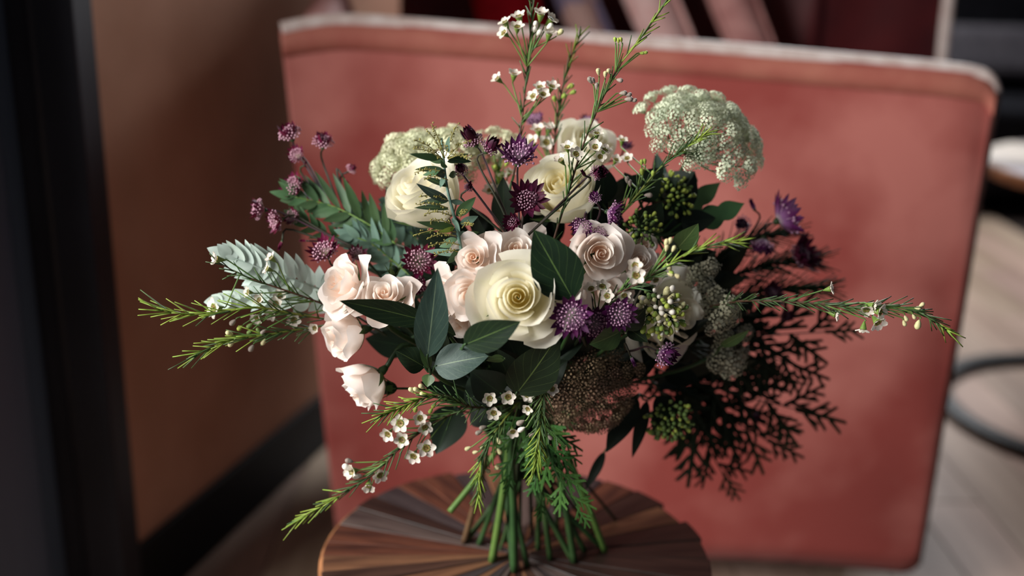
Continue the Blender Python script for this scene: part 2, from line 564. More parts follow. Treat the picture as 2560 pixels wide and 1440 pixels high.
# dark sofa far behind on the right
m_sofa = mat('charcoal_sofa_fabric', S(26, 26, 30), S(18, 18, 21), 30, 0.9, 0.1)
m_cush = mat('grey_cushion_fabric', S(92, 88, 92), S(76, 73, 78), 30, 0.9, 0.1)
sofa = thing('sofa', 'charcoal sofa in the dark behind the second round table', 'sofa', (2.3, 4.1, 0))
for nm, c, d in (('base', (2.5, 4.0, 0.29), (1.7, 0.8, 0.38)), ('backrest', (2.5, 4.42, 0.62), (1.7, 0.2, 0.95)), ('armrest', (1.55, 4.0, 0.33), (0.2, 0.84, 0.5))):
    bevel(part(nm, MB().box(c, d), m_sofa, sofa, False), 0.04, 3)
for x in (1.75, 3.25):
    for y in (3.7, 4.3):
        part('leg', MB().tube([(x, y, 0), (x, y, 0.11)], 0.02, n=8), m_iron, sofa)
o = put('sofa_cushion', MB().box((0, 0, 0), (1.1, 0.16, 0.24)).mesh('sofa_cushion', m_cush, False), M.Translation((2.25, 4.2, 0.66)) @ M.Rotation(-0.25, 4, 'X'))
bevel(o, 0.05, 3)
tag(o, 'grey back cushion leaning on the charcoal sofa', 'cushion')

# ================================================================== the flowers: builders
def frame(c, d, roll=0.0, size=1.0):         # world matrix: local +Z along d
    q = V(d).normalized().to_track_quat('Z', 'Y')
    return M.Translation(V(c)) @ q.to_matrix().to_4x4() @ M.Rotation(roll, 4, 'Z') @ M.Scale(size, 4)

def D(a, b, c):                              # direction: a to the right, b upwards, c towards the viewer's side of the room
    return (V((1, 0, 0)) * a + V((0, 0, 1)) * b + V((0, -1, 0)) * c).normalized()

def spline(pts, n):
    return [smooth_poly(pts, i / n) for i in range(n + 1)]

NECK = P(1303, 1108, 0.0)
FEET = [(1508, 1372), (1432, 1402), (1283, 1424), (1236, 1398), (1198, 1360), (1318, 1415), (1166, 1352), (1462, 1378), (1375, 1398),
        (1262, 1352), (1345, 1372), (1410, 1352), (1300, 1350), (1485, 1335), (1225, 1330), (1540, 1300), (1395, 1322), (1330, 1335), (1280, 1318), (1440, 1318),
        (1250, 1375), (1360, 1345), (1180, 1325), (1350, 1400)]
foot_i = [0]
m_stems = [mat('green_stem', S(54, 82, 40), S(38, 62, 32), 30, 0.5, 0.4, var=0.15), mat('pale_green_stem', S(104, 132, 62), S(80, 112, 50), 30, 0.5, 0.4, var=0.1),
           mat('dark_green_stem', S(36, 52, 30), S(50, 44, 30), 30, 0.55, 0.4, var=0.15), mat('brown_twig', S(98, 70, 50), S(70, 48, 36), 40, 0.6, 0.3, var=0.1),
           mat('plum_stem', S(66, 40, 50), S(50, 44, 36), 40, 0.55, 0.3, var=0.1), mat('yellow_green_twig', S(126, 134, 56), S(104, 118, 50), 40, 0.5, 0.3)]

def stem_to_foot(start, d, parent, r=0.0024, mi=0, long=True, via=None):
    """the stem: from under the flower through the neck of the bouquet down to the table"""
    rr = random.Random(int(abs(start.x) * 1e5) + int(start.z * 1e5))
    h = V((start.x - NECK.x, start.y - NECK.y, 0))
    h = h / max(h.length, 0.05)
    nk = NECK + V((h.x * 0.020 + rr.uniform(-.008, .008), h.y * 0.018 + rr.uniform(-.008, .008), rr.uniform(-.006, .01)))
    pts = [start, start - V(d) * 0.03]
    if via:
        pts += via
    mid = start.lerp(nk, 0.6) + V((0, 0, 0.012 if start.z > NECK.z else 0.02)) + V((0, 0.02, 0))
    pts += [mid, nk]
    if long and foot_i[0] < len(FEET):
        f = Z(*FEET[foot_i[0]], TAB + 0.0008)
        foot_i[0] += 1
        pts += [nk.lerp(f, 0.5), f]
    else:
        pts += [nk + V((-h.x * 0.012, -h.y * 0.012, -0.02 - rr.random() * 0.02))]
    part('stem', MB().tube(spline(pts, 26), r * 0.85, r * 1.15, 7), m_stems[mi], parent)

def base_of(long=True):
    if long and foot_i[0] < len(FEET):
        return Z(*FEET[foot_i[0]], TAB)
    return NECK

# ---------------------------------------------------------------- roses
def bez(p, t):
    s = 1 - t
    return tuple(s ** 3 * p[0][k] + 3 * s * s * t * p[1][k] + 3 * s * t * t * p[2][k] + t ** 3 * p[3][k] for k in (0, 1))

def petal_mb(prof, W, spiral, ruffle, sidecurl, tip, rr, nu=10, nv=9):
    ph, ph2 = rr.uniform(0, 6.3), rr.uniform(0, 6.3)
    R = max(prof[3][0], prof[2][0])
    asym = rr.uniform(-0.06, 0.06)
    def fn(u, v):
        x = 2 * u - 1
        wv = (0.30 + 0.70 * math.sin(min(1.0, v * 1.35) * math.pi / 2))
        ang = x * W * wv
        ve = v * (1 - 0.20 * abs(x) ** 2.6 + tip * max(0, 1 - abs(x) * 4) * v + asym * x * v)
        r, h = bez(prof, ve)
        r *= 1 + spiral * x
        k = max(0.0, v - 0.45) / 0.55
        r += R * k * k * (ruffle * math.sin(x * 5 + ph) + sidecurl * x * x)
        h += R * k * k * ruffle * 0.7 * math.sin(x * 7 + ph2)
        h -= R * sidecurl * 0.4 * x * x * k
        return (r * math.cos(ang), r * math.sin(ang), h)
    return MB().grid(fn, nu, nv)

def rose(label, c, d, R, n, mats, style='open', ruffle=0.03, roll=0.0, seed=1, group=None, long=True, sepals=True, H=0.95, squash=1.0, mi=0, name='garden_rose'):
    rr = random.Random(seed)
    d = V(d).normalized()
    t = thing(name, label, 'rose', base_of(long), group)
    mw = frame(c - d * R * H * 0.55, d, roll)
    for i in range(n):
        q = i / (n - 1)
        if style == 'open':
            Ri = R * (0.022 + 0.70 * q ** 1.18)
            Hi = R * H * (0.92 + 0.10 * math.sin(q * 3.0) - 0.42 * max(0, q - 0.45) / 0.55)
            lip = 0.98 + 0.46 * q
            dip = 0.0 if q < 0.55 else 0.12 * (q - 0.55) / 0.45
        elif style == 'cup':                 # half open, seen from the side
            Ri = R * (0.10 + 0.68 * q)
            Hi = R * H * (1.15 + 0.10 * math.sin(q * 3) - 0.16 * q * q)
            lip = 0.78 + 0.36 * q
            dip = 0.06 * q
        else:                                # 'spray': loose, flat and frilled
            Ri = R * (0.03 + 0.74 * q ** 1.05)
            Hi = R * H * (0.86 + 0.08 * math.sin(q * 3.1) - 0.40 * max(0, q - 0.4) / 0.6)
            lip = 0.98 + 0.42 * q
            dip = 0.10 * q * q
        W = math.radians(104 - 50 * q ** 0.7) * rr.uniform(0.88, 1.12)
        if style == 'spray':
            W *= 0.86
        Hi *= rr.uniform(0.95, 1.05)
        Ri *= rr.uniform(0.94, 1.06)
        h0 = Hi * max(0.0, 0.62 - 1.1 * q)
        prof = [(0.04 * R, h0), (Ri * 1.0, h0 + (Hi - h0) * 0.06), (Ri * 0.95, h0 + (Hi - h0) * 0.68), (Ri * lip, Hi * (1.0 - dip))]
        mbp = petal_mb(prof, W, 0.16 * (1 - 0.6 * q) + 0.02, ruffle * (0.5 + q) * rr.uniform(0.6, 1.4), 0.10 * max(0, q - 0.35), rr.choice((0.0, 0.04, 0.08)) * q, rr)
        a = i * 2.39996 + rr.uniform(-.2, .2)
        me = mbp.mesh('petal', mats[min(len(mats) - 1, int(q * len(mats)))])
        put('petal', me, mw @ M.Rotation(a, 4, 'Z') @ M.Scale(squash, 4, (0, 1, 0)), t)
    hip = MB().lathe([(0.0005, -R * .34), (R * .10, -R * .30), (R * .15, -R * .12), (R * .13, 0.02 * R), (0.001, R * .06)], 10)
    put('rose_hip', hip.mesh('rose_hip', m_stems[0]), mw, t)
    if sepals:
        for k in range(5):
            sp = leaf_mb(R * rr.uniform(0.75, 1.0), R * 0.20, bend=-0.5 - rr.random() * 0.4, fold=0.3, acum=1.6, n=6)
            put('sepal', sp.mesh('sepal', m_sepal), mw @ M.Rotation(k * 1.2566 + 0.3, 4, 'Z') @ M.Translation((R * .1, 0, -R * .08)) @ M.Rotation(-math.pi / 2, 4, 'Z') @ M.Rotation(math.radians(18), 4, 'X'), t)
    stem_to_foot(V(c) - d * R * (H * 0.55 + 0.3), d, t, 0.0027, mi, long)
    return t

# ---------------------------------------------------------------- leaves
def leaf_mb(L, W, bend=0.2, fold=0.15, acum=1.0, n=10, wave=0.0, lobes=0, ph=0.0, twist=0.0):
    """a leaf lying along local +Y, upper side +Z"""
    def fn(u, v):
        x = 2 * u - 1
        wv = math.sin(math.pi * min(1.0, v ** 0.82)) ** 0.85 * (1 - 0.25 * v) * 1.12 if acum <= 1 else math.sin(math.pi * v ** 0.62) ** 1.0 * (1 - v * 0.35) * 1.15
        wv = max(wv, 0.02 * (1 - v))
        if lobes:
            wv *= 0.62 + 0.42 * abs(math.sin(v * lobes * math.pi))
        w_ = W / 2 * wv
        y = L * math.sin(bend * v) / bend if abs(bend) > 1e-3 else L * v
        z = -L * (1 - math.cos(bend * v)) / bend if abs(bend) > 1e-3 else 0
        tw = twist * v
        px_, pz_ = x * w_, fold * abs(x) * w_ + wave * W * math.sin(v * 9 + ph + (1.5 if x > 0 else 0)) * abs(x) * 0.3
        return (px_ * math.cos(tw) - pz_ * math.sin(tw), y, z + px_ * math.sin(tw) + pz_ * math.cos(tw))
    return MB().grid(fn, 6, n)

m_sepal = mat('green_sepal', S(92, 118, 66), S(66, 92, 48), 60, 0.55, 0.3, trans=0.2)
m_leafs = {
    'dark': mat('dark_glossy_leaf', S(28, 46, 26), S(20, 35, 21), 35, 0.5, 0.25, 0.08, 400, var=0.2, trans=0.12, veins=S(84, 104, 56)),
    'blue': mat('blue_green_leaf', S(56, 78, 68), S(44, 62, 56), 30, 0.48, 0.3, 0.08, 400, var=0.12, trans=0.12, veins=S(112, 130, 104)),
    'mid': mat('mid_green_leaf', S(70, 98, 52), S(52, 78, 42), 30, 0.45, 0.4, 0.06, 400, var=0.15, trans=0.2, veins=S(118, 140, 84)),
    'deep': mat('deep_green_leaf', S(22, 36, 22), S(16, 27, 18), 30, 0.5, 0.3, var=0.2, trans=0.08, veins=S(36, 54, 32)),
    'olive': mat('olive_green_leaf', S(70, 100, 62), S(54, 82, 52), 30, 0.55, 0.3, var=0.2, trans=0.2),
    'silver': mat('silver_green_leaf', S(208, 222, 212), S(178, 198, 186), 40, 0.75, 0.2, var=0.08, trans=0.2, sheen=0.2),
    'sage': mat('sage_green_leaf', S(112, 140, 124), S(88, 118, 102), 40, 0.7, 0.2, var=0.12, trans=0.2, sheen=0.1),
    'lime': mat('lime_young_leaf', S(128, 150, 62), S(104, 130, 50), 40, 0.6, 0.3, var=0.1, trans=0.3),
    'black': mat('blackish_green_leaf', S(20, 30, 20), S(28, 36, 22), 30, 0.6, 0.25, var=0.2, trans=0.06),
}
VIEW = (CAM - V((0, 0, TAB + 0.28))).normalized()
def leaf_mat(base, tip, face):
    yv = (tip - base).normalized()
    zv = (face - yv * face.dot(yv)).normalized()
    xv = yv.cross(zv)
    return M.Translation(base) @ M((xv, yv, zv)).transposed().to_4x4()

def leaf(parent, base, tip, wpx, mkey, tilt=0.0, bend=0.3, fold=0.18, acum=0.9, wave=0.03, petiole=None, name='leaf', label=None, seed=0, lobes=0, twist=0.0):
    """wpx: width in pixels of the frame at the leaf's depth; tilt turns the blade about its own length"""
    L = (tip - base).length
    dep = (base - CAM).dot(Fw)
    W = wpx / FPX * dep
    y = (tip - base).normalized()
    f = (VIEW - y * VIEW.dot(y)).normalized()
    f = M.Rotation(tilt, 3, y) @ f
    mb = leaf_mb(L, W, bend, fold, acum, 12, wave, lobes, seed, twist)
    mw = leaf_mat(base, tip, f) @ M.Rotation(bend * 0.5, 4, 'X')
    o = put(name, mb.mesh(name, m_leafs[mkey]), mw, parent)
    if label:
        o['label'] = label
    if petiole is not None:
        pp = [petiole, petiole.lerp(base, 0.5) + V((0, 0, -0.003)), base, base.lerp(tip, 0.05)]
        part('petiole', MB().tube(spline(pp, 6), 0.0012, 0.0009, 5), m_stems[0], parent)
    return o

# ---------------------------------------------------------------- astrantia
m_bracts = [mat('plum_bract', S(96, 22, 58), None, 1, 0.55, 0.3, var=0.15, trans=0.15, grad=[(0.0, S(206, 186, 160)), (0.14, S(170, 84, 116)), (0.32, S(116, 14, 60)), (1.0, S(80, 6, 40))]),
            mat('deep_purple_bract', S(70, 16, 60), None, 1, 0.55, 0.3, var=0.25, trans=0.25, grad=[(0.0, S(196, 180, 176)), (0.25, S(150, 100, 150)), (0.55, S(92, 28, 84)), (1.0, S(56, 14, 52))]),
            mat('dark_wine_bract', S(60, 10, 34), None, 1, 0.55, 0.3, var=0.25, trans=0.2, grad=[(0.0, S(150, 110, 100)), (0.2, S(110, 34, 66)), (0.6, S(70, 12, 40)), (1.0, S(46, 8, 28))])]
m_pins = [mat('pale_pink_florets', S(224, 200, 204), None, 500, 0.6, 0.2, grad=[(0.0, S(190, 190, 150)), (0.6, S(214, 186, 190)), (1.0, S(196, 150, 166))]),
          mat('mauve_florets', S(206, 176, 196), None, 500, 0.6, 0.2, grad=[(0.0, S(226, 214, 214)), (0.7, S(200, 160, 186)), (0.9, S(160, 100, 136)), (1.0, S(190, 150, 176))]),
          mat('dark_wine_florets', S(140, 90, 110), S(70, 16, 44), 500, 0.6, 0.2, grad=[(0.0, S(120, 80, 80)), (0.7, S(120, 50, 80)), (1.0, S(200, 160, 176))])]
def bract_mb(L, W, curl):
    def fn(u, v):
        x = 2 * u - 1
        w_ = W / 2 * (math.sin(math.pi * (0.12 + 0.88 * v) ** 0.9) ** 0.7) * (1 - 0.1 * v)
        an = curl * v
        y = L * math.sin(an) / curl
        z = L * (1 - math.cos(an)) / curl
        return (x * w_, y, z + 0.25 * x * x * w_)
    return MB().grid(fn, 4, 6)
BR = {}
for mi_ in range(3):
    for ci, cu in enumerate((0.35, 0.8)):
        BR[(mi_, ci)] = bract_mb(1.0, 0.32, cu).mesh('bract', m_bracts[mi_])
def pins_mb(n, seed, rad=0.68):
    rr = random.Random(seed)
    mb = MB()
    for i in range(n):
        q = math.sqrt((i + 0.5) / n)
        a = i * 2.39996
        th = q * 1.15
        dv = V((math.sin(th) * math.cos(a), math.sin(th) * math.sin(a), math.cos(th)))
        p0 = dv * 0.05
        L = rad * rr.uniform(0.86, 1.06)
        p1 = dv * L
        mb.tube([p0, p1 * 0.6, p1], 0.012, 0.010, 3, False)
        mb.ball(p1, 0.050 * rr.uniform(0.8, 1.2), 5, 3)
        for j in range(len(mb.uv) - 12, len(mb.uv)):
            mb.uv[j] = (0.5, 0.98)
    return mb
PINS = [pins_mb(70, 3).mesh('floret_cluster', m_pins[0]), pins_mb(70, 4).mesh('floret_cluster', m_pins[1]), pins_mb(60, 5, 0.5).mesh('floret_cluster', m_pins[2])]
CUP = MB().lathe([(0.02, -0.16), (0.10, -0.10), (0.13, 0.0), (0.05, 0.06)], 8).mesh('flower_head', m_stems[0])

def astrantia_head(parent, c, d, size, mi, openness=1.0, n=15, seed=0, bud=False):
    """size: radius across the bracts"""
    rr = random.Random(seed)
    mw = frame(c, d, rr.uniform(0, 6), size)
    hd = put('flower_head', CUP, mw, parent)
    if bud:
        n, el = 9, math.radians(78)
    else:
        el = math.radians(80 - 62 * openness)
        ci = put('floret_cluster', PINS[mi], mw, hd)
        ci['kind'] = 'stuff'
    for k in range(n):
        for lay in ((0,) if bud else (0, 1)):
            if lay and k % 3:
                continue
            e = el + rr.uniform(-.12, .12) + lay * 0.12
            L = rr.uniform(0.88, 1.08) * (0.92 if lay else 1.0)
            m_ = mw @ M.Rotation(2 * math.pi * (k + lay * 0.5 + rr.uniform(-.15, .15)) / n, 4, 'Z') @ M.Translation((0, 0.06, -0.02)) @ M.Rotation(e, 4, 'X') @ M.Scale(L, 4)
            put('bract', BR[(mi, 1 if (bud or openness < 0.6) else 0)], m_, hd)
    return hd

def astrantia(label, joint, heads, mi=0, y=0.0, long=True, seed=0, via=None, extra=()):
    """heads: (px, py, y, direction, diameter in px, openness, bud)"""
    t = thing('masterwort', label, 'flower', base_of(long), 'purple masterwort stems')
    J = P(*joint)
    for i, (px, py, hy, d, dia, op, bud) in enumerate(heads):
        c = P(px, py, hy)
        dep = (c - CAM).dot(Fw)
        d = D(*d)
        size = dia / 2 / FPX * dep * (1.36 if not bud else 2.2)
        astrantia_head(t, c, d, size, mi, op, 15 if dia > 50 else 11, seed * 31 + i, bud)
        a = c - d * size * 0.12
        pts = [a, a - d * 0.012, J.lerp(a, 0.45) - d * 0.004, J]
        part('flower_stalk', MB().tube(spline(pts, 10), 0.0009, 0.0012, 5), m_stems[4 if i % 2 == 0 else 2], t)
    for (px, py, tx, ty, hy, wpx) in extra:
        leaf(t, P(px, py, hy), P(tx, ty, hy - 0.01), wpx, 'deep')
    stem_to_foot(J, (J - NECK).normalized(), t, 0.0016, 2, long, via)
    return t

# ---------------------------------------------------------------- waxflower
m_needles = [mat('green_needle', S(66, 92, 50), None, 1, 0.5, 0.35, var=0.25), mat('bright_needle', S(128, 152, 58), None, 1, 0.5, 0.35, var=0.2), mat('dark_needle', S(34, 50, 30), None, 1, 0.7, 0.1, var=0.25)]
def needle_mb(b):
    pts = [(0, 0, 0), (b * .25, 0, .3), (b * .7, 0, .65), (b * 1.1, 0, 1)]
    m_ = MB().tube([V(p) for p in pts], 0.030, 0.016, 4)
    return m_
NEED = [[needle_mb(b).mesh('needle', m_needles[k]) for b in (0.03, -0.12, 0.16)] for k in range(3)]
m_buds = [mat('cream_bud', S(214, 206, 160), S(190, 184, 130), 300, 0.5, 0.3, var=0.1), mat('grey_pink_bud', S(160, 148, 136), S(130, 116, 106), 300, 0.5, 0.3, var=0.1), mat('white_bud', S(232, 226, 212), None, 1, 0.5, 0.3), mat('lime_bud', S(176, 190, 90), S(150, 170, 70), 300, 0.5, 0.3, var=0.1), mat('green_bud', S(116, 140, 76), S(90, 116, 58), 300, 0.5, 0.3, var=0.15)]
BUDS = []
for k_ in range(5):
    b_ = MB().ball((0, 0, 0.9), 1.0, 8, 6, 1.1)
    b_.lathe([(0.15, -1.15), (0.55, -0.6), (0.86, 0.1), (0.9, 0.55)], 8)
    BUDS.append(b_.mesh('bud', m_buds[k_]))
m_waxp = mat('white_wax_petal', S(232, 222, 208), None, 1, 0.45, 0.35, trans=0.25, var=0.06)
m_waxcup = mat('wax_flower_cup', S(96, 124, 56), None, 1, 0.45, 0.35, grad=[(0, S(96, 128, 52)), (0.6, S(120, 140, 66)), (0.8, S(150, 120, 70)), (1, S(96, 84, 34))])
WPET = MB().grid(lambda u, v: ((2 * u - 1) * 0.42 * math.sin(math.pi * (0.18 + 0.82 * v) ** 0.75 * 0.96) ** 0.6, 0.42 + 0.62 * v, 0.10 * v + 0.12 * (2 * u - 1) ** 2), 4, 5).mesh('petal', m_waxp)
WCUP = MB().lathe([(0.06, -1.05), (0.22, -0.7), (0.42, -0.1), (0.46, 0.04), (0.36, 0.02), (0.25, -0.08), (0.04, -0.05)], 10)
WCUP.tube([(0, 0, -0.06), (0, 0, 0.22)], 0.05, 0.03, 5)
for q_ in range(8):
    WCUP.ball((0.34 * math.cos(q_ * .785), 0.34 * math.sin(q_ * .785), 0.10), 0.05, 5, 3)
WCUP = WCUP.mesh('wax_flower', m_waxcup)

def wax_flower(t, c, d, size, seed=0):
    rr = random.Random(seed)
    mw = frame(c, d, rr.uniform(0, 6), size)
    f = put('wax_flower', WCUP, mw, t)
    el = rr.uniform(0.0, 0.5)
    for k in range(5):
        put('petal', WPET, mw @ M.Rotation(k * 1.2566, 4, 'Z') @ M.Translation((0, 0.1, 0)) @ M.Rotation(el + rr.uniform(-.15, .15), 4, 'X') @ M.Translation((0, -0.1, 0)), f)

def waxsprig(label, path, flowers=(), buds=(), nn=46, tip=0.4, need=24, long=False, bkind=0, twig=3, seed=0, rad=0.0011, mat0=0, name='waxflower', joinneck=True, lean=0.6, cat='flower'):
    """path: (px, py, y) from inside the bouquet to the tip; tip: share at the end with bright young needles; need: needle length in px"""
    rr = random.Random(seed * 77 + 5)
    t = thing(name, label, cat, base_of(long), 'waxflower sprigs' if name == 'waxflower' else None)
    pts = spline([P(*p) for p in path], 24)
    part('twig', MB().tube(pts, rad, rad * 0.45, 6), m_stems[twig], t)
    tot = [0.0]
    for a_, b_ in zip(pts, pts[1:]):
        tot.append(tot[-1] + (b_ - a_).length)
    def along(s):
        s *= tot[-1]
        for i in range(len(pts) - 1):
            if tot[i + 1] >= s:
                f = (s - tot[i]) / max(tot[i + 1] - tot[i], 1e-9)
                return pts[i].lerp(pts[i + 1], f), (pts[i + 1] - pts[i]).normalized()
        return pts[-1], (pts[-1] - pts[-2]).normalized()
    dep = (pts[12] - CAM).dot(Fw)
    for i in range(nn):
        s = 0.04 + 0.96 * ((i + rr.random()) / nn) ** 0.8
        p, tv = along(s)
        side = tv.orthogonal().normalized()
        side = M.Rotation(i * 1.571 + rr.uniform(-.5, .5), 3, tv) @ side
        spread = lean * (1.15 - 0.6 * s) * rr.uniform(0.7, 1.3)
        dv = (tv + side * spread).normalized()
        L = need / FPX * dep * rr.uniform(0.75, 1.25) * (1.0 if s > 0.1 else 0.8)
        kk = 1 if (s > 1 - tip and rr.random() < 0.75) else mat0
        mw = frame(p, dv, rr.uniform(0, 6)) @ M.Scale(L, 4) @ M.Diagonal((0.030 / max(L, 1e-4) * 0.9, 0.030 / max(L, 1e-4) * 0.9, 1, 1))
        put('needle', NEED[kk][rr.randrange(3)], mw, t)
    def stalk(c, d, ln):
        best = min(range(2, len(pts)), key=lambda j: abs((pts[j] - c).length - ln))
        cand = [j for j in range(len(pts)) if (pts[j] - c).length < ln * 1.6] or [min(range(len(pts)), key=lambda j: (pts[j] - c).length)]
        j = cand[0]
        a_ = pts[j]
        part('stalk', MB().tube(spline([a_, a_.lerp(c, 0.5) - V(d) * 0.001, c - V(d) * 0.002, c], 6), 0.0007, 0.0006, 5), m_stems[1 if mat0 != 2 else 2], t)
    for i, f in enumerate(flowers):
        px, py, y, d = f[0], f[1], f[2], D(*f[3])
        sz = (f[4] if len(f) > 4 else 26) * 0.6 / FPX * dep
        c = P(px, py, y)
        wax_flower(t, c, d, sz, seed * 50 + i)
        stalk(c - d * sz * 1.0, d, 0.022)
    for i, bd in enumerate(buds):
        px, py, y = bd[:3]
        c = P(px, py, y)
        near = min(pts, key=lambda q_: (q_ - c).length)
        d = ((c - near).normalized() + (pts[-1] - pts[-4]).normalized() * 0.8).normalized()
        sz = (bd[3] if len(bd) > 3 else 11) / 2 / FPX * dep
        put('bud', BUDS[bd[4] if len(bd) > 4 else bkind], frame(c, d, 0, sz), t)
        stalk(c - d * sz * 1.4, d, 0.020)
    if joinneck:
        d0 = (pts[1] - pts[0]).normalized()
        stem_to_foot(pts[0], d0, t, 0.0014, 0 if long else 2, long)
    return t

# ---------------------------------------------------------------- lace umbels
def umbellet_mb(n, seed, flat=0.55, fsz=0.16, droop=0.0):
    rr = random.Random(seed)
    mb = MB()
    for i in range(n):
        q = math.sqrt((i + 0.5) / n)
        a = i * 2.39996
        th = q * (1.25 + droop)
        dv = V((math.sin(th) * math.cos(a), math.sin(th) * math.sin(a), flat * math.cos(th)))
        p = dv * rr.uniform(0.85, 1.08)
        mb.tube([V((0, 0, -0.55)), p * 0.97], 0.016, 0.012, 3, False)
        dn = (p.normalized() + V((rr.uniform(-.4, .4), rr.uniform(-.4, .4), rr.uniform(-.2, .4)))).normalized()
        e1 = dn.orthogonal().normalized()
        e2 = dn.cross(e1)
        vs = [p + dn * 0.02]
        r_ = fsz * rr.uniform(0.75, 1.25)
        for k in range(10):
            rad = r_ if k % 2 == 0 else r_ * 0.55
            vs.append(p + (e1 * math.cos(k * .6283) + e2 * math.sin(k * .6283)) * rad + dn * (0.05 if k % 2 == 0 else 0))
        mb.add(vs, [(0, k + 1, (k + 1) % 10 + 1) for k in range(10)], [(0.5, 0.9 if rr.random() < .85 else 0.1)] * 11)
    return mb
m_lace = {
    'white': mat('white_green_lace', S(236, 238, 222), S(196, 210, 164), 260, 0.7, 0.2, trans=0.3, var=0.08),
    'cream': mat('cream_lace', S(240, 236, 212), S(204, 210, 160), 200, 0.7, 0.2, trans=0.3, var=0.08),
    'brown': mat('chocolate_lace', S(160, 130, 112), S(120, 102, 68), 300, 0.75, 0.15, var=0.25),
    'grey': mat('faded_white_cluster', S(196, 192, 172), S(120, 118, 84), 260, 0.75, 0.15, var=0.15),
}
UMB = {k_: [umbellet_mb(46 if k_ != 'brown' else 40, s_, 0.6, 0.17 if k_ != 'brown' else 0.12).mesh('umbellet', m_lace[k_]) for s_ in (1, 2, 3)] for k_ in m_lace}

def lace(label, hub, d, R, nray, ur, key, arc=1.05, long=True, seed=0, name='lace_flower', squash=1.0, mi=0, group=None, rise=0.55, cat='flower', drop=0.0, roll=0.0):
    rr = random.Random(seed)
    d = V(d).normalized()
    t = thing(name, label, cat, base_of(long), group)
    mw = frame(hub, d, roll) @ M.Scale(squash, 4, (0, 1, 0))
    rays = MB()
    for i in range(nray):
        q = math.sqrt((i + 0.4) / nray)
        a = i * 2.39996
        th = q * arc
        p = V((R * q * math.cos(a), R * q * math.sin(a), R * (rise + 0.40 * math.cos(th * 1.2) - drop * q ** 3))) * rr.uniform(0.88, 1.08)
        pw = mw @ p
        dv = ((mw @ (p + V((p.x * 0.9, p.y * 0.9, R * 0.6)))) - pw).normalized()
        rays.tube(spline([V(hub), (mw @ (p * 0.6 + V((0, 0, -R * 0.08)))), pw - dv * ur * 0.5], 5), 0.0007, 0.0005, 4)
        o = put('umbellet', UMB[key][i % 3], frame(pw, dv, rr.uniform(0, 6), ur * rr.uniform(0.85, 1.15)), t)
        o['kind'] = 'stuff'
    part('rays', rays, m_stems[0 if key != 'brown' else 2], t)
    stem_to_foot(V(hub), d, t, 0.0018, mi, long)
    return t

# ---------------------------------------------------------------- bud panicles (viburnum)
def panicle(label, c, d, rx, ry, n, bsz, kinds, seed=0, long=False, leafs=()):
    rr = random.Random(seed)
    t = thing('viburnum', label, 'flower', base_of(long), 'viburnum bud clusters')
    d = V(d).normalized()
    mw = frame(c, d)
    root = V(c) - d * rx * 1.3
    tw = MB()
    hubs = []
    for k in range(7):
        a = k * 2.39996
        q = math.sqrt((k + .5) / 7)
        h = mw @ V((ry * 0.55 * q * math.cos(a), ry * 0.55 * q * math.sin(a), -rx * 0.25 + 0.3 * rx * (1 - q)))
        hubs.append(h)
        tw.tube([root, root.lerp(h, 0.5), h], 0.0012, 0.0009, 5)
    for i in range(n):
        q = math.sqrt((i + .5) / n)
        a = i * 2.39996 + rr.uniform(-.3, .3)
        p = mw @ V((ry * q * math.cos(a), ry * q * math.sin(a), rx * (0.75 * math.cos(q * 1.4) + rr.uniform(-.12, .12))))
        h = min(hubs, key=lambda s_: (s_ - p).length)
        dv = (p - h).normalized()
        tw.tube([h, p], 0.0005, 0.0005, 4)
        put('bud', BUDS[kinds[rr.randrange(len(kinds))]], frame(p, dv, 0, bsz * rr.uniform(0.75, 1.2)), t)
    part('branchlets', tw, m_stems[0], t)
    for (b, tp, w_, k) in leafs:
        leaf(t, b, tp, w_, k)
    stem_to_foot(root, (root - NECK).normalized(), t, 0.0018, 0, long)
    return t

# ---------------------------------------------------------------- feathered leaves, cedar, artemisia
def feather(label, path, nl, lpx, wpx, mkey, ang=40, seed=0, name='grevillea_frond', up=1.0, dn=1.0, stemmat=1, tilt=0.0, acum=0.9, rad=0.0011, cat='foliage', group='feathered grevillea fronds'):
    rr = random.Random(seed)
    t = thing(name, label, cat, base_of(False), group)
    pts = spline([P(*p) for p in path], 20)
    part('rachis', MB().tube(pts, rad, rad * 0.5, 6), m_stems[stemmat] if stemmat is not None else m_leafs[mkey], t)
    dep = (pts[10] - CAM).dot(Fw)
    for i in range(nl):
        s = (i + 0.5) / nl
        x = s * 20
        j = min(int(x), 19)
        p = pts[j].lerp(pts[j + 1], x - j)
        tv = (pts[j + 1] - pts[j]).normalized()
        sv = tv.cross(VIEW).normalized()
        env = math.sin(math.pi * (0.12 + 0.80 * s)) ** 0.6
        for sg, k in ((1, up), (-1, dn)):
            if k <= 0:
                continue
            an = math.radians(ang * (1.15 - 0.5 * s) + rr.uniform(-6, 6))
            dv = (tv * math.cos(an) + sv * sg * math.sin(an) + VIEW * rr.uniform(-.2, .25)).normalized()
            L = lpx / FPX * dep * env * k * rr.uniform(0.85, 1.1)
            leaf(t, p, p + dv * L, wpx * rr.uniform(0.85, 1.15), mkey, tilt + rr.uniform(-.5, .5), rr.uniform(-.3, .45), 0.12, acum, 0.02, name='leaflet')
    leaf(t, pts[-1], pts[-1] + (pts[-1] - pts[-3]).normalized() * lpx / FPX * dep * 0.6, wpx, mkey, name='leaflet')
    stem_to_foot(pts[0], (pts[1] - pts[0]).normalized(), t, 0.0015, 2, False)
    return t

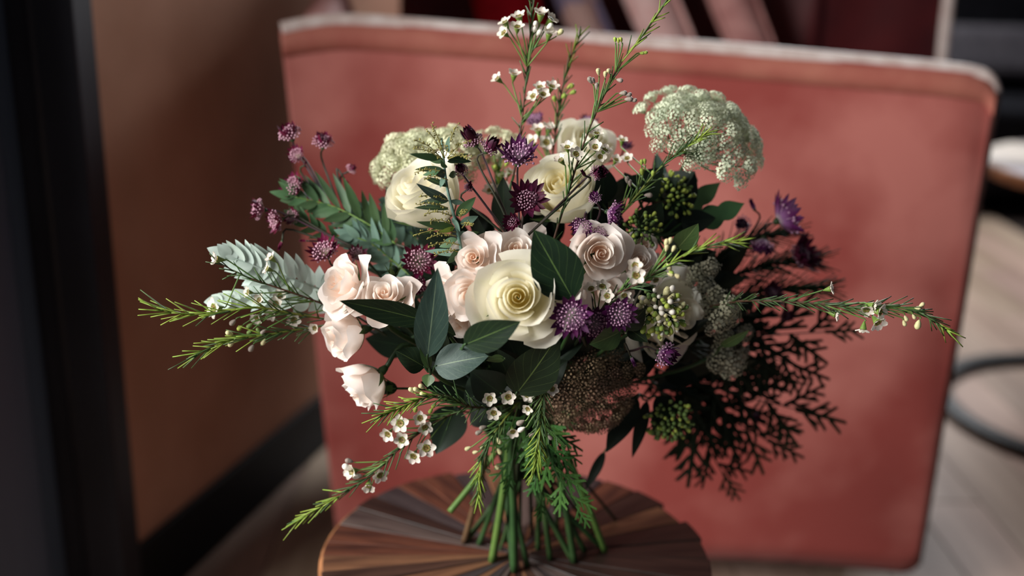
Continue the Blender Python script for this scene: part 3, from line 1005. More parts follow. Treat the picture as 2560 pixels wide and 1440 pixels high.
m_cedar = {'dark': mat('dark_cedar', S(32, 46, 28), S(42, 50, 28), 200, 0.6, 0.25, var=0.2), 'green': mat('fresh_cedar', S(74, 116, 48), S(50, 92, 38), 300, 0.45, 0.4, var=0.15)}
def scale_line(mb, a, b, w, n):
    a, b = V(a), V(b)
    t_ = (b - a)
    ln = t_.length
    t_ = t_ / ln
    s_ = t_.cross(V((0, 0, 1))).normalized()
    nz = s_.cross(t_)
    for i in range(n):
        p = a + t_ * ln * i / n
        st = ln / n
        ww = w * (1 - 0.35 * i / n)
        for sg in (-1, 1):
            q = p + t_ * st * (0.45 if sg > 0 else 0)
            tipp = q + t_ * st * 1.7 + s_ * sg * ww
            mb.add([q, q + s_ * sg * ww * 0.8 + t_ * st * 0.4 + nz * ww * .35, tipp, q + t_ * st * 1.5, q + s_ * sg * ww * 0.5 + t_ * st * 0.7 - nz * ww * .35], [(0, 1, 2), (0, 2, 3), (0, 4, 2), (1, 2, 4)])
        q = p + t_ * st * 0.2
        mb.add([q - s_ * ww * .4, q + s_ * ww * .4, q + t_ * st * 1.5, q + t_ * st * .6 + nz * ww * .6, q + t_ * st * .6 - nz * ww * .6], [(0, 1, 3), (1, 2, 3), (2, 0, 3), (1, 0, 4), (2, 1, 4), (0, 2, 4)])
def branchlet_mb(seed, forks=6, w=0.052):
    rr = random.Random(seed)
    mb = MB()
    scale_line(mb, (0, 0, 0), (0, 1, 0), w, 24)
    for i in range(forks):
        v = 0.18 + 0.62 * i / forks
        sg = 1 if i % 2 == 0 else -1
        L = (0.50 - 0.30 * v) * rr.uniform(0.85, 1.15)
        an = math.radians(38 + rr.uniform(-6, 6))
        a = V((0, v, 0))
        b = a + V((sg * math.sin(an) * L, math.cos(an) * L, rr.uniform(-.05, .05)))
        scale_line(mb, a, b, w * 0.85, max(6, int(L * 24)))
        if L > 0.36:
            a2 = a.lerp(b, 0.45)
            b2 = a2 + V((sg * L * 0.12, L * 0.42, 0))
            scale_line(mb, a2, b2, w * 0.8, 5)
    return mb
CED = {k_: [branchlet_mb(s_, 5).mesh('branchlet', m_cedar[k_]) for s_ in (1, 2, 3)] for k_ in m_cedar}
def cedar(label, path, nb, bpx, key, seed=0, ang=38, long=False, tilt=0.3):
    rr = random.Random(seed)
    t = thing('cedar_sprig', label, 'foliage', base_of(long), 'cedar sprigs')
    pts = spline([P(*p) for p in path], 20)
    part('twig', MB().tube(pts, 0.0014, 0.0007, 6), m_stems[2 if key == 'dark' else 0], t)
    dep = (pts[10] - CAM).dot(Fw)
    for i in range(nb + 1):
        s = 0.12 + 0.88 * i / nb
        x = min(s * 20, 19.99)
        j = int(x)
        p = pts[j].lerp(pts[j + 1], x - j)
        tv = (pts[j + 1] - pts[j]).normalized()
        sv = tv.cross(VIEW).normalized() * (1 if i % 2 else -1)
        an = math.radians(ang) if i < nb else 0
        dv = (tv * math.cos(an) + sv * math.sin(an) + VIEW * rr.uniform(-.25, .25)).normalized()
        L = bpx / FPX * dep * (1.1 - 0.45 * s) * rr.uniform(0.85, 1.15)
        f = (VIEW + tv.cross(VIEW) * rr.uniform(-tilt, tilt) * 2).normalized()
        o = put('branchlet', CED[key][rr.randrange(3)], leaf_mat(p, p + dv * L, f) @ M.Scale(L, 4), t)
        o['kind'] = 'stuff'
    stem_to_foot(pts[0], (pts[1] - pts[0]).normalized(), t, 0.0017, 2, long)
    return t

m_bead = mat('yellow_green_beads', S(160, 152, 84), S(120, 112, 60), 300, 0.6, 0.2)
def bead_spray(t, a, b, n, r, seed):
    rr = random.Random(seed)
    mb = MB()
    pts = spline([a, a.lerp(b, 0.5) + V((0, 0, 0.003)), b], 8)
    mb.tube(pts, 0.0006, 0.0004, 4)
    for i in range(n):
        s = 0.15 + 0.85 * i / n
        p = a.lerp(b, s) + V((0, 0, 0.003 * 4 * s * (1 - s))) + V((rr.uniform(-1, 1), rr.uniform(-1, 1), rr.uniform(-1, 1))) * r * 2.4
        mb.ball(p, r * rr.uniform(0.7, 1.2), 5, 3)
    part('seed_spray', mb, m_bead, t, kind='stuff')

# ================================================================== the flowers: what stands where
def size(p, wpx):
    return wpx / FPX * (p - CAM).dot(Fw)

m_cream = [mat('ivory_petal_heart', S(240, 224, 160), None, 1, 0.5, 0.25, 0.05, 300, trans=0.42, grad=[(0, S(240, 216, 130)), (0.5, S(248, 234, 178)), (1, S(250, 244, 216))]),
           mat('ivory_petal', S(244, 238, 210), None, 1, 0.5, 0.25, 0.05, 300, trans=0.42, grad=[(0, S(242, 226, 156)), (0.4, S(249, 240, 204)), (1, S(251, 248, 234))]),
           mat('ivory_petal_outer', S(250, 246, 230), S(238, 238, 208), 60, 0.5, 0.25, 0.05, 300, trans=0.42, contrast=(0.5, 0.8))]
m_blush = [mat('blush_petal_heart', S(240, 206, 182), None, 1, 0.5, 0.25, 0.05, 300, trans=0.42, grad=[(0, S(236, 190, 158)), (0.6, S(246, 220, 200)), (1, S(250, 240, 230))]),
           mat('blush_petal', S(246, 226, 214), None, 1, 0.5, 0.25, 0.05, 300, trans=0.42, grad=[(0, S(244, 214, 192)), (0.45, S(249, 234, 222)), (1, S(252, 246, 240))]),
           mat('blush_petal_outer', S(252, 244, 238), S(248, 234, 224), 60, 0.5, 0.25, 0.05, 300, trans=0.42)]
m_cream_pale = [m_cream[1], m_cream[2]]

def R_(label, px, py, y, rpx, d, n, mats, style, **k):
    c = P(px, py, y)
    return rose(label, c, D(*d), size(c, rpx) * (1.08 if style == 'cup' else 1.2), n, mats, style, **k)

GS, GC = 'blush spray roses', 'large ivory roses'
# blush spray roses on the left
R_('blush rose at the far left of the bouquet, uppermost of the left cluster', 852, 712, -0.10, 76, (-0.62, 0.45, 0.55), 17, m_blush, 'spray', ruffle=0.07, seed=11, group=GS)
R_('blush rose half covered by the long dark leaf, left of the bluish upright leaf', 962, 742, -0.115, 74, (-0.05, 0.75, 0.62), 18, m_blush, 'spray', ruffle=0.06, seed=12, group=GS)
R_('blush rose in profile facing left, below the far left rose', 866, 836, -0.10, 76, (-0.80, -0.10, 0.50), 15, m_blush, 'cup', ruffle=0.06, seed=13, group=GS, H=0.9)
R_('drooping blush rose, lowest bloom on the left side', 918, 962, -0.105, 74, (-0.62, -0.50, 0.48), 15, m_blush, 'cup', ruffle=0.07, seed=14, group=GS, H=0.95)
# the ivory roses
R_('large open ivory rose with a spiral heart at the centre of the bouquet', 1296, 744, -0.165, 112, (-0.08, 0.34, 0.93), 24, m_cream, 'open', ruffle=0.035, seed=21, group=GC, H=0.85, roll=0.9)
R_('ivory rose in profile behind the grey-green artemisia, upper left', 1066, 500, -0.04, 118, (-0.50, 0.74, 0.40), 20, m_cream_pale, 'cup', ruffle=0.03, seed=22, group=GC, H=0.95)
R_('ivory rose behind the masterwort stems, right of the artemisia', 1408, 490, -0.035, 112, (-0.30, 0.70, 0.60), 20, m_cream, 'cup', ruffle=0.03, seed=23, group=GC, H=0.92)
R_('blurred ivory rose at the top back, behind the tall waxflower', 1462, 378, 0.05, 92, (0.30, 0.80, 0.50), 16, m_cream_pale, 'cup', ruffle=0.04, seed=24, group=GC)
R_('ivory rose in shade on the right, half behind the white bud cluster', 1674, 790, -0.046, 116, (0.66, 0.05, 0.70), 18, m_cream_pale, 'open', ruffle=0.05, seed=25, group=GC)
# blush spray roses in the middle
R_('blush rose upper left of the central ivory rose', 1184, 645, -0.12, 60, (-0.15, 0.40, 0.88), 17, m_blush, 'spray', ruffle=0.06, seed=31, group=GS, long=False, sepals=False)
R_('blush rose peeking out above the central ivory rose', 1290, 632, -0.105, 80, (0.05, 0.70, 0.70), 18, m_blush, 'spray', ruffle=0.07, seed=32, group=GS, long=False, sepals=False)
R_('blush rose pressed against the left side of the central ivory rose', 1174, 736, -0.145, 64, (-0.22, 0.12, 0.95), 18, m_blush, 'spray', ruffle=0.06, seed=33, group=GS, long=False, sepals=False)
R_('blush rose facing left behind the bluish upright leaf', 1112, 742, -0.115, 62, (-0.7, 0.15, 0.65), 15, m_blush, 'spray', ruffle=0.07, seed=34, group=GS, long=False, sepals=False)
R_('blush rose with a full rosette heart right of the big veined leaf', 1498, 634, -0.115, 76, (0.20, 0.25, 0.92), 22, m_blush, 'spray', ruffle=0.05, seed=35, group=GS)
R_('small blush rose behind the waxflower, right of the rosette rose', 1592, 660, -0.095, 52, (0.25, 0.55, 0.75), 15, m_blush, 'cup', ruffle=0.05, seed=36, group=GS, sepals=False)
R_('blush rose in shade under the rosette rose, mostly hidden', 1508, 726, -0.085, 66, (0.2, -0.1, 0.9), 14, m_blush, 'spray', ruffle=0.06, seed=37, group=GS, long=False, sepals=False)
R_('pale rose low between the blush roses, under the bluish upright leaf', 1150, 808, -0.10, 56, (-0.3, -0.35, 0.85), 12, m_blush, 'spray', ruffle=0.06, seed=38, group=GS, long=False, sepals=False)
R_('brownish blush rose in deep shade above the small right-hand rose', 1608, 618, -0.03, 50, (0.3, 0.5, 0.7), 13, m_blush, 'spray', ruffle=0.06, seed=39, group=GS, long=False, sepals=False)
# green rose buds
def rosebud(label, px, py, y, d, rpx):
    c = P(px, py, y)
    d = D(*d)
    R = size(c, rpx)
    t = thing('rose_bud', label, 'rose bud', NECK, 'green rose buds')
    mw = frame(c, d)
    put('bud_body', MB().ball((0, 0, 0), R, 10, 8, 1.25).mesh('bud_body', m_leafs['dark']), mw, t)
    for k in range(5):
        sp = leaf_mb(R * 2.9, R * 1.0, bend=0.2, fold=0.3, acum=1.6, n=6)
        put('sepal', sp.mesh('sepal', m_sepal), mw @ M.Rotation(k * 1.2566, 4, 'Z') @ M.Translation((0, R * 0.72, -R * 0.9)) @ M.Rotation(math.radians(68), 4, 'X'), t)
    stem_to_foot(c - d * R * 1.2, d, t, 0.0013, 0, False)
rosebud('round green rose bud behind the drooping blush rose', 972, 970, -0.095, (-0.8, 0.15, 0.3), 17)
rosebud('slim green rose bud pointing up between the left blush roses', 984, 678, -0.07, (0.05, 1.0, 0.1), 13)

# ---------------------------------------------------------------- big leaves
def leafsprig(label, joint, leaves, mi=0, long=False, name='viburnum_leaf_sprig'):
    t = thing(name, label, 'foliage', base_of(long), 'broad leaf sprigs')
    J = P(*joint)
    for i, L in enumerate(leaves):
        bx, by, b_y, tx, ty, t_y, wp, key = L[:8]
        kw = L[8] if len(L) > 8 else {}
        leaf(t, P(bx, by, b_y), P(tx, ty, t_y), wp, key, petiole=J, seed=i * 1.7, **kw)
    stem_to_foot(J, (J - NECK).normalized(), t, 0.0019, mi, long)
    return t
leafsprig('single broad dark leaf with pale veins, pointing up beside the central rose', (1440, 790, -0.13),
          [(1432, 748, -0.165, 1334, 574, -0.165, 128, 'dark', dict(fold=0.10, bend=0.15, wave=0.02))])
leafsprig('leaf sprig left of centre, with a bluish upright leaf and a grey-green leaf', (1078, 925, -0.15),
          [(1068, 895, -0.16, 1094, 668, -0.17, 84, 'blue', dict(tilt=0.15, bend=0.25)),
           (1086, 916, -0.155, 1222, 890, -0.165, 92, 'blue', dict(tilt=-0.3, bend=0.3)),
           (1062, 918, -0.15, 988, 876, -0.155, 68, 'dark', dict(wave=0.15, tilt=0.4)),
           (1074, 922, -0.155, 1048, 848, -0.165, 26, 'mid', dict(tilt=0.3)),
           (1074, 935, -0.15, 1068, 968, -0.155, 34, 'mid', dict(tilt=0.2))])
leafsprig('leaf sprig with a long dark leaf lying across the left blush roses', (1110, 815, -0.12),
          [(1075, 805, -0.14, 848, 752, -0.165, 66, 'dark', dict(tilt=-0.35, bend=-0.2)),
           (1060, 800, -0.12, 1140, 838, -0.12, 70, 'dark', dict(tilt=0.3)),
           (1112, 870, -0.13, 1110, 826, -0.14, 26, 'deep', {})])
leafsprig('leaf sprig with a dark leaf slanting up under the central rose', (1150, 868, -0.15),
          [(1160, 862, -0.185, 1302, 803, -0.205, 84, 'dark', dict(tilt=0.25, bend=0.1)),
           (1262, 896, -0.15, 1215, 902, -0.155, 24, 'mid', dict(tilt=0.6))])
leafsprig('leaf sprig with a bluish dark leaf hanging right below the central rose', (1300, 985, -0.08),
          [(1290, 985, -0.13, 1398, 834, -0.155, 120, 'dark', dict(tilt=0.25, bend=0.3)),
           (1255, 985, -0.11, 1175, 925, -0.12, 95, 'deep', dict(tilt=-0.2)),
           (1230, 960, -0.1, 1160, 1010, -0.11, 90, 'deep', dict(tilt=0.2)),
           (1280, 960, -0.1, 1240, 870, -0.11, 80, 'deep', {}),
           (1330, 960, -0.09, 1420, 900, -0.10, 80, 'deep', {})])
leafsprig('leaf sprig with a light curled leaf below the purple masterwort', (1560, 820, -0.12),
          [(1552, 828, -0.15, 1474, 862, -0.165, 70, 'mid', dict(tilt=-0.5, wave=0.1)),
           (1560, 822, -0.14, 1614, 770, -0.15, 56, 'dark', dict(tilt=0.3)),
           (1572, 822, -0.13, 1620, 856, -0.15, 40, 'dark', dict(tilt=-0.2)),
           (1550, 815, -0.12, 1612, 800, -0.14, 56, 'dark', dict(tilt=0.6))])
leafsprig('rounded dark leaf hanging at the lower left, above the table edge', (1180, 1030, -0.03),
          [(1140, 1015, -0.04, 1090, 1136, -0.07, 96, 'deep', dict(acum=0.8, bend=0.2, tilt=0.1)),
           (1180, 1020, -0.05, 1240, 1060, -0.06, 70, 'deep', {})])
leafsprig('sprig of hanging blackish leaves at the lower right', (1600, 985, -0.02),
          [(1592, 990, -0.03, 1515, 1132, -0.05, 62, 'black', dict(tilt=0.2)),
           (1618, 1000, -0.02, 1580, 1146, -0.03, 34, 'black', dict(wave=0.1)),
           (1512, 1128, -0.02, 1462, 1226, -0.03, 26, 'black', dict(wave=0.12)),
           (1640, 990, -0.02, 1690, 1060, -0.02, 60, 'black', {})])
leafsprig('narrow light leaf sticking out right under the faded white clusters', (1780, 890, -0.03),
          [(1802, 866, -0.05, 1874, 824, -0.07, 30, 'mid', dict(tilt=0.4))])
leafsprig('leaf sprig at the upper right with broad green leaves beneath the white lace', (1640, 590, -0.02),
          [(1692, 622, -0.06, 1746, 558, -0.075, 60, 'mid', dict(tilt=0.3)),
           (1690, 545, 0.02, 1802, 455, 0.03, 62, 'olive', dict(lobes=2)),
           (1740, 560, 0.01, 1862, 508, 0.02, 66, 'olive', dict(lobes=2)),
           (1700, 560, 0.0, 1790, 545, 0.0, 60, 'deep', {}),
           (1650, 540, 0.0, 1735, 470, 0.02, 52, 'deep', {}),
           (1725, 490, 0.02, 1735, 430, 0.03, 34, 'olive', dict(lobes=2)),
           (1600, 500, 0.0, 1560, 430, 0.0, 50, 'deep', {}),
           (1655, 480, 0.03, 1640, 380, 0.04, 40, 'blue', {}),
           (1680, 650, -0.05, 1672, 590, -0.07, 34, 'blue', {}),
           (1590, 480, -0.01, 1660, 420, 0.0, 60, 'deep', {})])
# sprigs packed between the blooms
def packed(label, joint, box, ys, n, key, seed, wr=(44, 80), lr=(80, 140)):
    rr = random.Random(seed)
    lv = []
    jx, jy = joint[0], joint[1]
    for i in range(n):
        cx, cy = rr.uniform(box[0], box[2]), rr.uniform(box[1], box[3])
        dx, dy = cx - 1303, cy - 960
        l_ = math.hypot(dx, dy) + 1
        ln = rr.uniform(*lr)
        an = rr.uniform(-.6, .6)
        ux, uy = dx / l_, dy / l_
        ux, uy = ux * math.cos(an) - uy * math.sin(an), ux * math.sin(an) + uy * math.cos(an)
        yy = rr.uniform(*ys)
        lv.append((cx - ux * ln / 2, cy - uy * ln / 2, yy, cx + ux * ln / 2, cy + uy * ln / 2, yy - rr.uniform(-.02, .03), rr.uniform(*wr), key, dict(tilt=rr.uniform(-.9, .9), bend=rr.uniform(-.2, .5))))
    t = leafsprig(label, joint, lv)
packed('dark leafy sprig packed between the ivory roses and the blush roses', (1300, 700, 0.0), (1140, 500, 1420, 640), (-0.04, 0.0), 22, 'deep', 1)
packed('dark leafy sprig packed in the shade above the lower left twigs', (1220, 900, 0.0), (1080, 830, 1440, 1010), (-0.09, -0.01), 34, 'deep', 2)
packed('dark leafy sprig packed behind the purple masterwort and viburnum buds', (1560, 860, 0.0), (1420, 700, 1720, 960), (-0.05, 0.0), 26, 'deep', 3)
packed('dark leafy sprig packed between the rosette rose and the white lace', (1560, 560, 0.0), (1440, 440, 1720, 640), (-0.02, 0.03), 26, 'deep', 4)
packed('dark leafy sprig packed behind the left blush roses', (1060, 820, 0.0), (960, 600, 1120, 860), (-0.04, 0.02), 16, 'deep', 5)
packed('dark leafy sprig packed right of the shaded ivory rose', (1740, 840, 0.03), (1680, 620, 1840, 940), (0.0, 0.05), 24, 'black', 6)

# ---------------------------------------------------------------- masterwort
astrantia('masterwort spray at the far upper left, two pale heads on top', (880, 610, -0.01), [
    (731, 348, 0.02, (-0.25, 0.9, 0.35), 74, 0.55, 0), (807, 368, 0.02, (0.15, 0.95, 0.35), 66, 0.55, 0), (748, 392, 0.015, (-0.3, 0.4, 0.6), 50, 0.7, 0),
    (762, 412, 0.015, (0.3, 0.6, 0.4), 14, 0.5, 1), (872, 428, 0.02, (0.6, 0.6, 0.2), 36, 0.5, 0), (862, 448, 0.02, (0.4, -0.4, 0.2), 14, 0.5, 1), (742, 472, 0.01, (-0.4, 0.5, 0.6), 66, 0.8, 0)], 0, seed=1)
astrantia('masterwort spray at the far left, heads facing left above the silvery frond', (890, 620, -0.03), [
    (662, 525, -0.02, (-0.92, 0.15, 0.25), 66, 0.6, 0), (704, 548, -0.025, (-0.7, -0.1, 0.5), 66, 0.75, 0), (738, 545, -0.01, (-0.3, 0.3, 0.5), 50, 0.7, 0),
    (705, 604, -0.03, (-0.3, -0.7, 0.4), 24, 0.5, 1), (766, 602, -0.03, (-0.8, 0.1, 0.3), 17, 0.5, 1), (818, 640, -0.05, (-0.25, 0.75, 0.5), 84, 0.7, 0), (890, 640, -0.03, (0.3, 0.5, 0.6), 50, 0.7, 0)], 0, seed=2, long=False)
astrantia('two dark wine masterwort heads at the top, left of the tall cupped one', (1290, 600, -0.07), [
    (1190, 362, -0.045, (-0.45, 0.8, 0.35), 84, 0.35, 0), (1216, 378, -0.05, (0.55, 0.7, 0.35), 76, 0.45, 0)], 2, seed=3, long=False)
astrantia('tall masterwort with a wide cupped head on a straight dark stalk', (1300, 610, -0.08), [
    (1295, 408, -0.075, (0.02, 0.90, 0.42), 106, 0.66, 0)], 1, seed=4)
astrantia('masterwort with two small dark heads beside the artemisia', (1285, 610, -0.08), [
    (1155, 428, -0.09, (-0.15, 0.55, 0.8), 58, 0.35, 0), (1168, 474, -0.08, (0.3, 0.6, 0.4), 40, 0.35, 0)], 2, seed=5, long=False)
astrantia('masterwort facing forward below the cupped one, with a pale half-open head', (1300, 600, -0.085), [
    (1316, 502, -0.10, (0.10, 0.45, 0.88), 90, 0.85, 0), (1284, 555, -0.10, (-0.3, 0.2, 0.9), 54, 0.6, 0)], 2, seed=6)
astrantia('masterwort on a curved plum stalk in front of the second ivory rose', (1318, 590, -0.09), [
    (1488, 434, -0.085, (0.40, 0.35, 0.85), 62, 0.5, 0), (1462, 438, -0.085, (-0.3, 0.5, 0.6), 26, 0.5, 1)], 2, seed=7, long=False, via=None)
astrantia('masterwort group above the rosette rose, heads turned right and down', (1470, 620, -0.06), [
    (1490, 503, -0.085, (-0.3, 0.7, 0.4), 44, 0.5, 0), (1518, 530, -0.08, (0.85, -0.1, 0.35), 74, 0.65, 0), (1458, 556, -0.10, (-0.2, -0.4, 0.8), 60, 0.8, 0), (1497, 573, -0.10, (0.2, -0.3, 0.85), 48, 0.8, 0)], 1, seed=8, long=False)
astrantia('masterwort with pale heart between the left and the middle blush roses', (1100, 790, -0.03), [
    (1046, 655, -0.06, (0.15, 0.45, 0.85), 82, 0.85, 0), (1048, 712, -0.06, (-0.1, 0.2, 0.8), 56, 0.6, 0)], 0, seed=9, long=False)
astrantia('purple masterwort group of three open heads right of the central rose', (1470, 880, -0.08), [
    (1428, 788, -0.165, (-0.10, 0.12, 0.98), 98, 0.92, 0), (1482, 806, -0.14, (0.1, 0.1, 0.95), 86, 0.9, 0), (1542, 782, -0.155, (0.22, 0.05, 0.95), 84, 0.85, 0),
    (1450, 842, -0.14, (0.0, -0.4, 0.8), 20, 0.5, 1), (1506, 846, -0.13, (0.3, -0.4, 0.8), 40, 0.6, 0)], 1, seed=10)
astrantia('masterwort turned right under the white bud cluster, with a dark bud', (1560, 880, -0.06), [
    (1648, 880, -0.13, (0.72, -0.08, 0.65), 82, 0.55, 0), (1578, 893, -0.12, (0.4, -0.8, 0.3), 26, 0.5, 1)], 1, seed=11, long=False)
astrantia('blurred masterwort spray sticking out at the far right', (1800, 700, 0.05), [
    (1944, 552, 0.045, (0.60, 0.30, -0.15), 116, 0.9, 0), (1886, 523, 0.05, (-0.4, 0.7, 0.2), 32, 0.5, 1), (1862, 562, 0.045, (-0.3, 0.2, 0.5), 56, 0.5, 0), (1908, 596, 0.045, (-0.1, -0.7, 0.3), 76, 0.6, 0)], 1, seed=12)
astrantia('dark masterwort heads lost among the right-hand dark foliage', (1800, 780, 0.06), [
    (1985, 645, 0.07, (0.5, 0.4, 0.4), 104, 0.7, 0), (1918, 738, 0.05, (0.4, 0.4, 0.5), 72, 0.7, 0), (1880, 1035, 0.07, (0.5, -0.3, 0.4), 44, 0.5, 0), (1955, 790, 0.07, (0.4, 0.2, 0.4), 50, 0.6, 0)], 2, seed=13, long=False)
astrantia('two blurred masterwort heads at the back among the top roses', (1400, 430, 0.06), [
    (1340, 312, 0.07, (-0.2, 0.8, 0.2), 54, 0.7, 0), (1468, 318, 0.09, (0.2, 0.8, 0.2), 54, 0.7, 0), (1560, 372, 0.06, (0.3, 0.6, 0.2), 40, 0.6, 0)], 1, seed=14, long=False)
astrantia('faint mauve masterwort head at the left, behind the sage fronds', (1040, 640, 0.02), [
    (992, 532, 0.03, (-0.3, 0.6, 0.5), 56, 0.7, 0)], 0, seed=15, long=False)

# ---------------------------------------------------------------- lace flowers
h = P(1722, 392, 0.02)
lace('big white-green lace flower at the upper right', h, D(0.33, 0.86, 0.36), size(h, 158), 74, size(h, 27), 'white', arc=1.2, seed=1, rise=0.55, drop=0.26)
h = P(1105, 452, 0.05)
lace('blurred cream lace flower behind the upper left ivory rose', h, D(-0.05, 0.95, 0.22), size(h, 128), 46, size(h, 28), 'cream', arc=1.1, seed=2, long=False, rise=0.5, drop=0.25)
h = P(1030, 440, 0.045)
lace('small cream lace flower at the left edge of the ivory rose', h, D(-0.55, 0.85, 0.1), size(h, 88), 22, size(h, 28), 'cream', arc=1.1, seed=5, long=False, rise=0.6, drop=0.3)
h = P(1458, 955, -0.06)
lace('brown chocolate lace flower hanging at the lower centre', h, D(0.05, -0.30, 0.95), size(h, 134), 66, size(h, 27), 'brown', arc=1.25, seed=3, rise=0.40, drop=0.35, mi=2)
h = P(1250, 400, 0.06)
lace('pale lace flower glimpsed between the masterwort stalks at the back', h, D(0.1, 0.9, 0.3), size(h, 70), 14, size(h, 20), 'cream', arc=1.0, seed=7, long=False, rise=0.5)
def cluster_lace(label, spots, key, seed, ur=30, y=-0.04):
    t = thing('lace_flower', label, 'flower', NECK, None)
    rr = random.Random(seed)
    J = P(1700, 860, 0.0)
    for i, (px, py, yy, r_) in enumerate(spots):
        c = P(px, py, yy)
        d = D(rr.uniform(0, .5), rr.uniform(0, .5), 0.8)
        o = put('umbellet', UMB[key][i % 3], frame(c, d, rr.uniform(0, 6), size(c, r_)), t)
        o['kind'] = 'stuff'
        part('ray', MB().tube(spline([c - d * 0.006, c.lerp(J, 0.4) - d * 0.008, J], 8), 0.0006, 0.0010, 5), m_stems[2], t)
    stem_to_foot(J, (J - NECK).normalized(), t, 0.0016, 2, False)
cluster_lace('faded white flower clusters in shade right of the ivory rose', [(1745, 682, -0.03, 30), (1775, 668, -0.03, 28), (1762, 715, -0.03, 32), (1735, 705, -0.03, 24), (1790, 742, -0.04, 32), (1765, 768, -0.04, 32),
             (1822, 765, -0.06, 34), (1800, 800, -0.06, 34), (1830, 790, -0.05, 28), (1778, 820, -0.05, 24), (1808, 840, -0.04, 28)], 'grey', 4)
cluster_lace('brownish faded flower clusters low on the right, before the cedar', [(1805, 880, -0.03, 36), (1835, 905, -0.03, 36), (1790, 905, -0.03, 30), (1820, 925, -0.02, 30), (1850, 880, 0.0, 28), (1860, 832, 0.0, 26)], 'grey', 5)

# ---------------------------------------------------------------- viburnum bud clusters
c = P(1652, 780, -0.135)
panicle('white-green viburnum bud cluster in front of the shaded ivory rose', c, D(0.1, 0.1, 0.95), size(c, 34), size(c, 62), 84, size(c, 6.6), (0, 4, 0, 2, 3), 1)
c = P(1672, 1048, -0.04)
panicle('green viburnum bud cluster hanging at the lower right', c, D(0.05, -0.25, 0.9), size(c, 34), size(c, 62), 76, size(c, 5.0), (4, 4, 4, 3), 2,
        leafs=[(P(1660, 1000, -0.02), P(1640, 1100, -0.02), 50, 'black')])
c = P(1606, 572, -0.05)
panicle('green viburnum bud cluster above the small blush rose', c, D(0.1, 0.3, 0.85), size(c, 26), size(c, 46), 50, size(c, 4.6), (4, 3, 4), 3)
c = P(1680, 490, 0.0)
panicle('lime viburnum bud cluster beneath the white lace flower', c, D(0.2, 0.5, 0.7), size(c, 30), size(c, 58), 56, size(c, 5.0), (3, 4, 3), 4)

# ---------------------------------------------------------------- waxflower sprigs
u_, f_, l_, r_2 = (0, 0.85, 0.4), (0, 0.1, 0.95), (-0.8, 0.3, 0.4), (0.7, 0.5, 0.4)
waxsprig('tallest waxflower sprig, leaning right to the top edge, with closed buds', [(1372, 640, -0.09), (1415, 500, -0.08), (1470, 330, -0.06), (1545, 170, -0.045), (1612, 82, -0.04), (1672, -4, -0.04)],
    buds=[(1496, 182, -.05, 12, 0), (1513, 188, -.05, 11, 0), (1523, 180, -.05, 11, 0), (1477, 203, -.05, 13, 1), (1484, 203, -.05, 11, 1), (1492, 218, -.05, 12, 1), (1547, 200, -.05, 12, 1), (1555, 233, -.05, 13, 1),
          (1568, 237, -.05, 12, 1), (1569, 248, -.05, 14, 1), (1582, 251, -.05, 11, 1), (1538, 101, -.045, 9, 3), (1546, 103, -.045, 9, 3), (1553, 101, -.045, 9, 3), (1603, 133, -.04, 9, 3), (1611, 132, -.04, 9, 3)],
    flowers=[(1492, 333, -.06, (0, .9, .35), 30), (1418, 368, -.08, (-.2, .85, .45), 30), (1440, 385, -.08, (.2, .6, .75), 32), (1488, 368, -.075, (-.1, .6, .75), 34), (1512, 374, -.07, (.3, .8, .4), 32), (1402, 400, -.08, (-.5, .7, .4), 30), (1500, 392, -.07, (.2, .3, .8), 28)],
    nn=54, tip=0.30, need=42, seed=1, lean=0.55, long=True)
waxsprig('tall upright waxflower sprig left of the tallest, crowned with white flowers', [(1284, 440, -0.02), (1302, 320, -0.01), (1312, 230, 0.0), (1320, 140, 0.005), (1330, 40, 0.01), (1328, -10, 0.01)],
    flowers=[(1297, 42, .0, (-.3, .9, .3), 34), (1262, 56, .0, (-.5, .8, .3), 32), (1293, 68, -.005, (0, .8, .5), 32), (1260, 82, 0, (-.6, .5, .5), 32), (1352, 36, 0, (.1, .9, .3), 36), (1378, 48, .005, (.6, .7, .3), 34), (1373, 84, 0, (.2, .9, .3), 34),
             (1244, 197, 0, (-.7, .6, .3), 30), (1285, 187, 0, (.1, .9, .3), 32), (1350, 218, -.005, (-.1, .8, .4), 30), (1380, 216, -.005, (.2, .8, .4), 32), (1333, 240, -.01, (-.4, .6, .6), 30), (1358, 236, -.01, (.2, .6, .7), 30)],
    buds=[(1338, 62, 0, 13, 2), (1372, 68, 0, 14, 2), (1398, 83, 0, 14, 0), (1346, 84, 0, 14, 2), (1336, 76, 0, 12, 2)], nn=40, tip=0.0, need=44, seed=2, lean=0.6, long=True)
waxsprig('blurred waxflower sprig between the two tall ones', [(1378, 420, 0.03), (1390, 320, 0.03), (1404, 230, 0.035), (1425, 150, 0.04), (1452, 85, 0.04)],
    buds=[(1424, 217, .035, 13, 3), (1430, 232, .035, 12, 3), (1408, 242, .03, 12, 3), (1387, 250, .03, 12, 3)],
    flowers=[(1345, 325, .03, (-.2, .9, .3), 34), (1372, 322, .03, (.2, .9, .3), 34), (1330, 355, .03, (-.4, .6, .5), 36), (1366, 356, .03, (.1, .5, .8), 36)], nn=40, tip=0.35, need=42, seed=3)
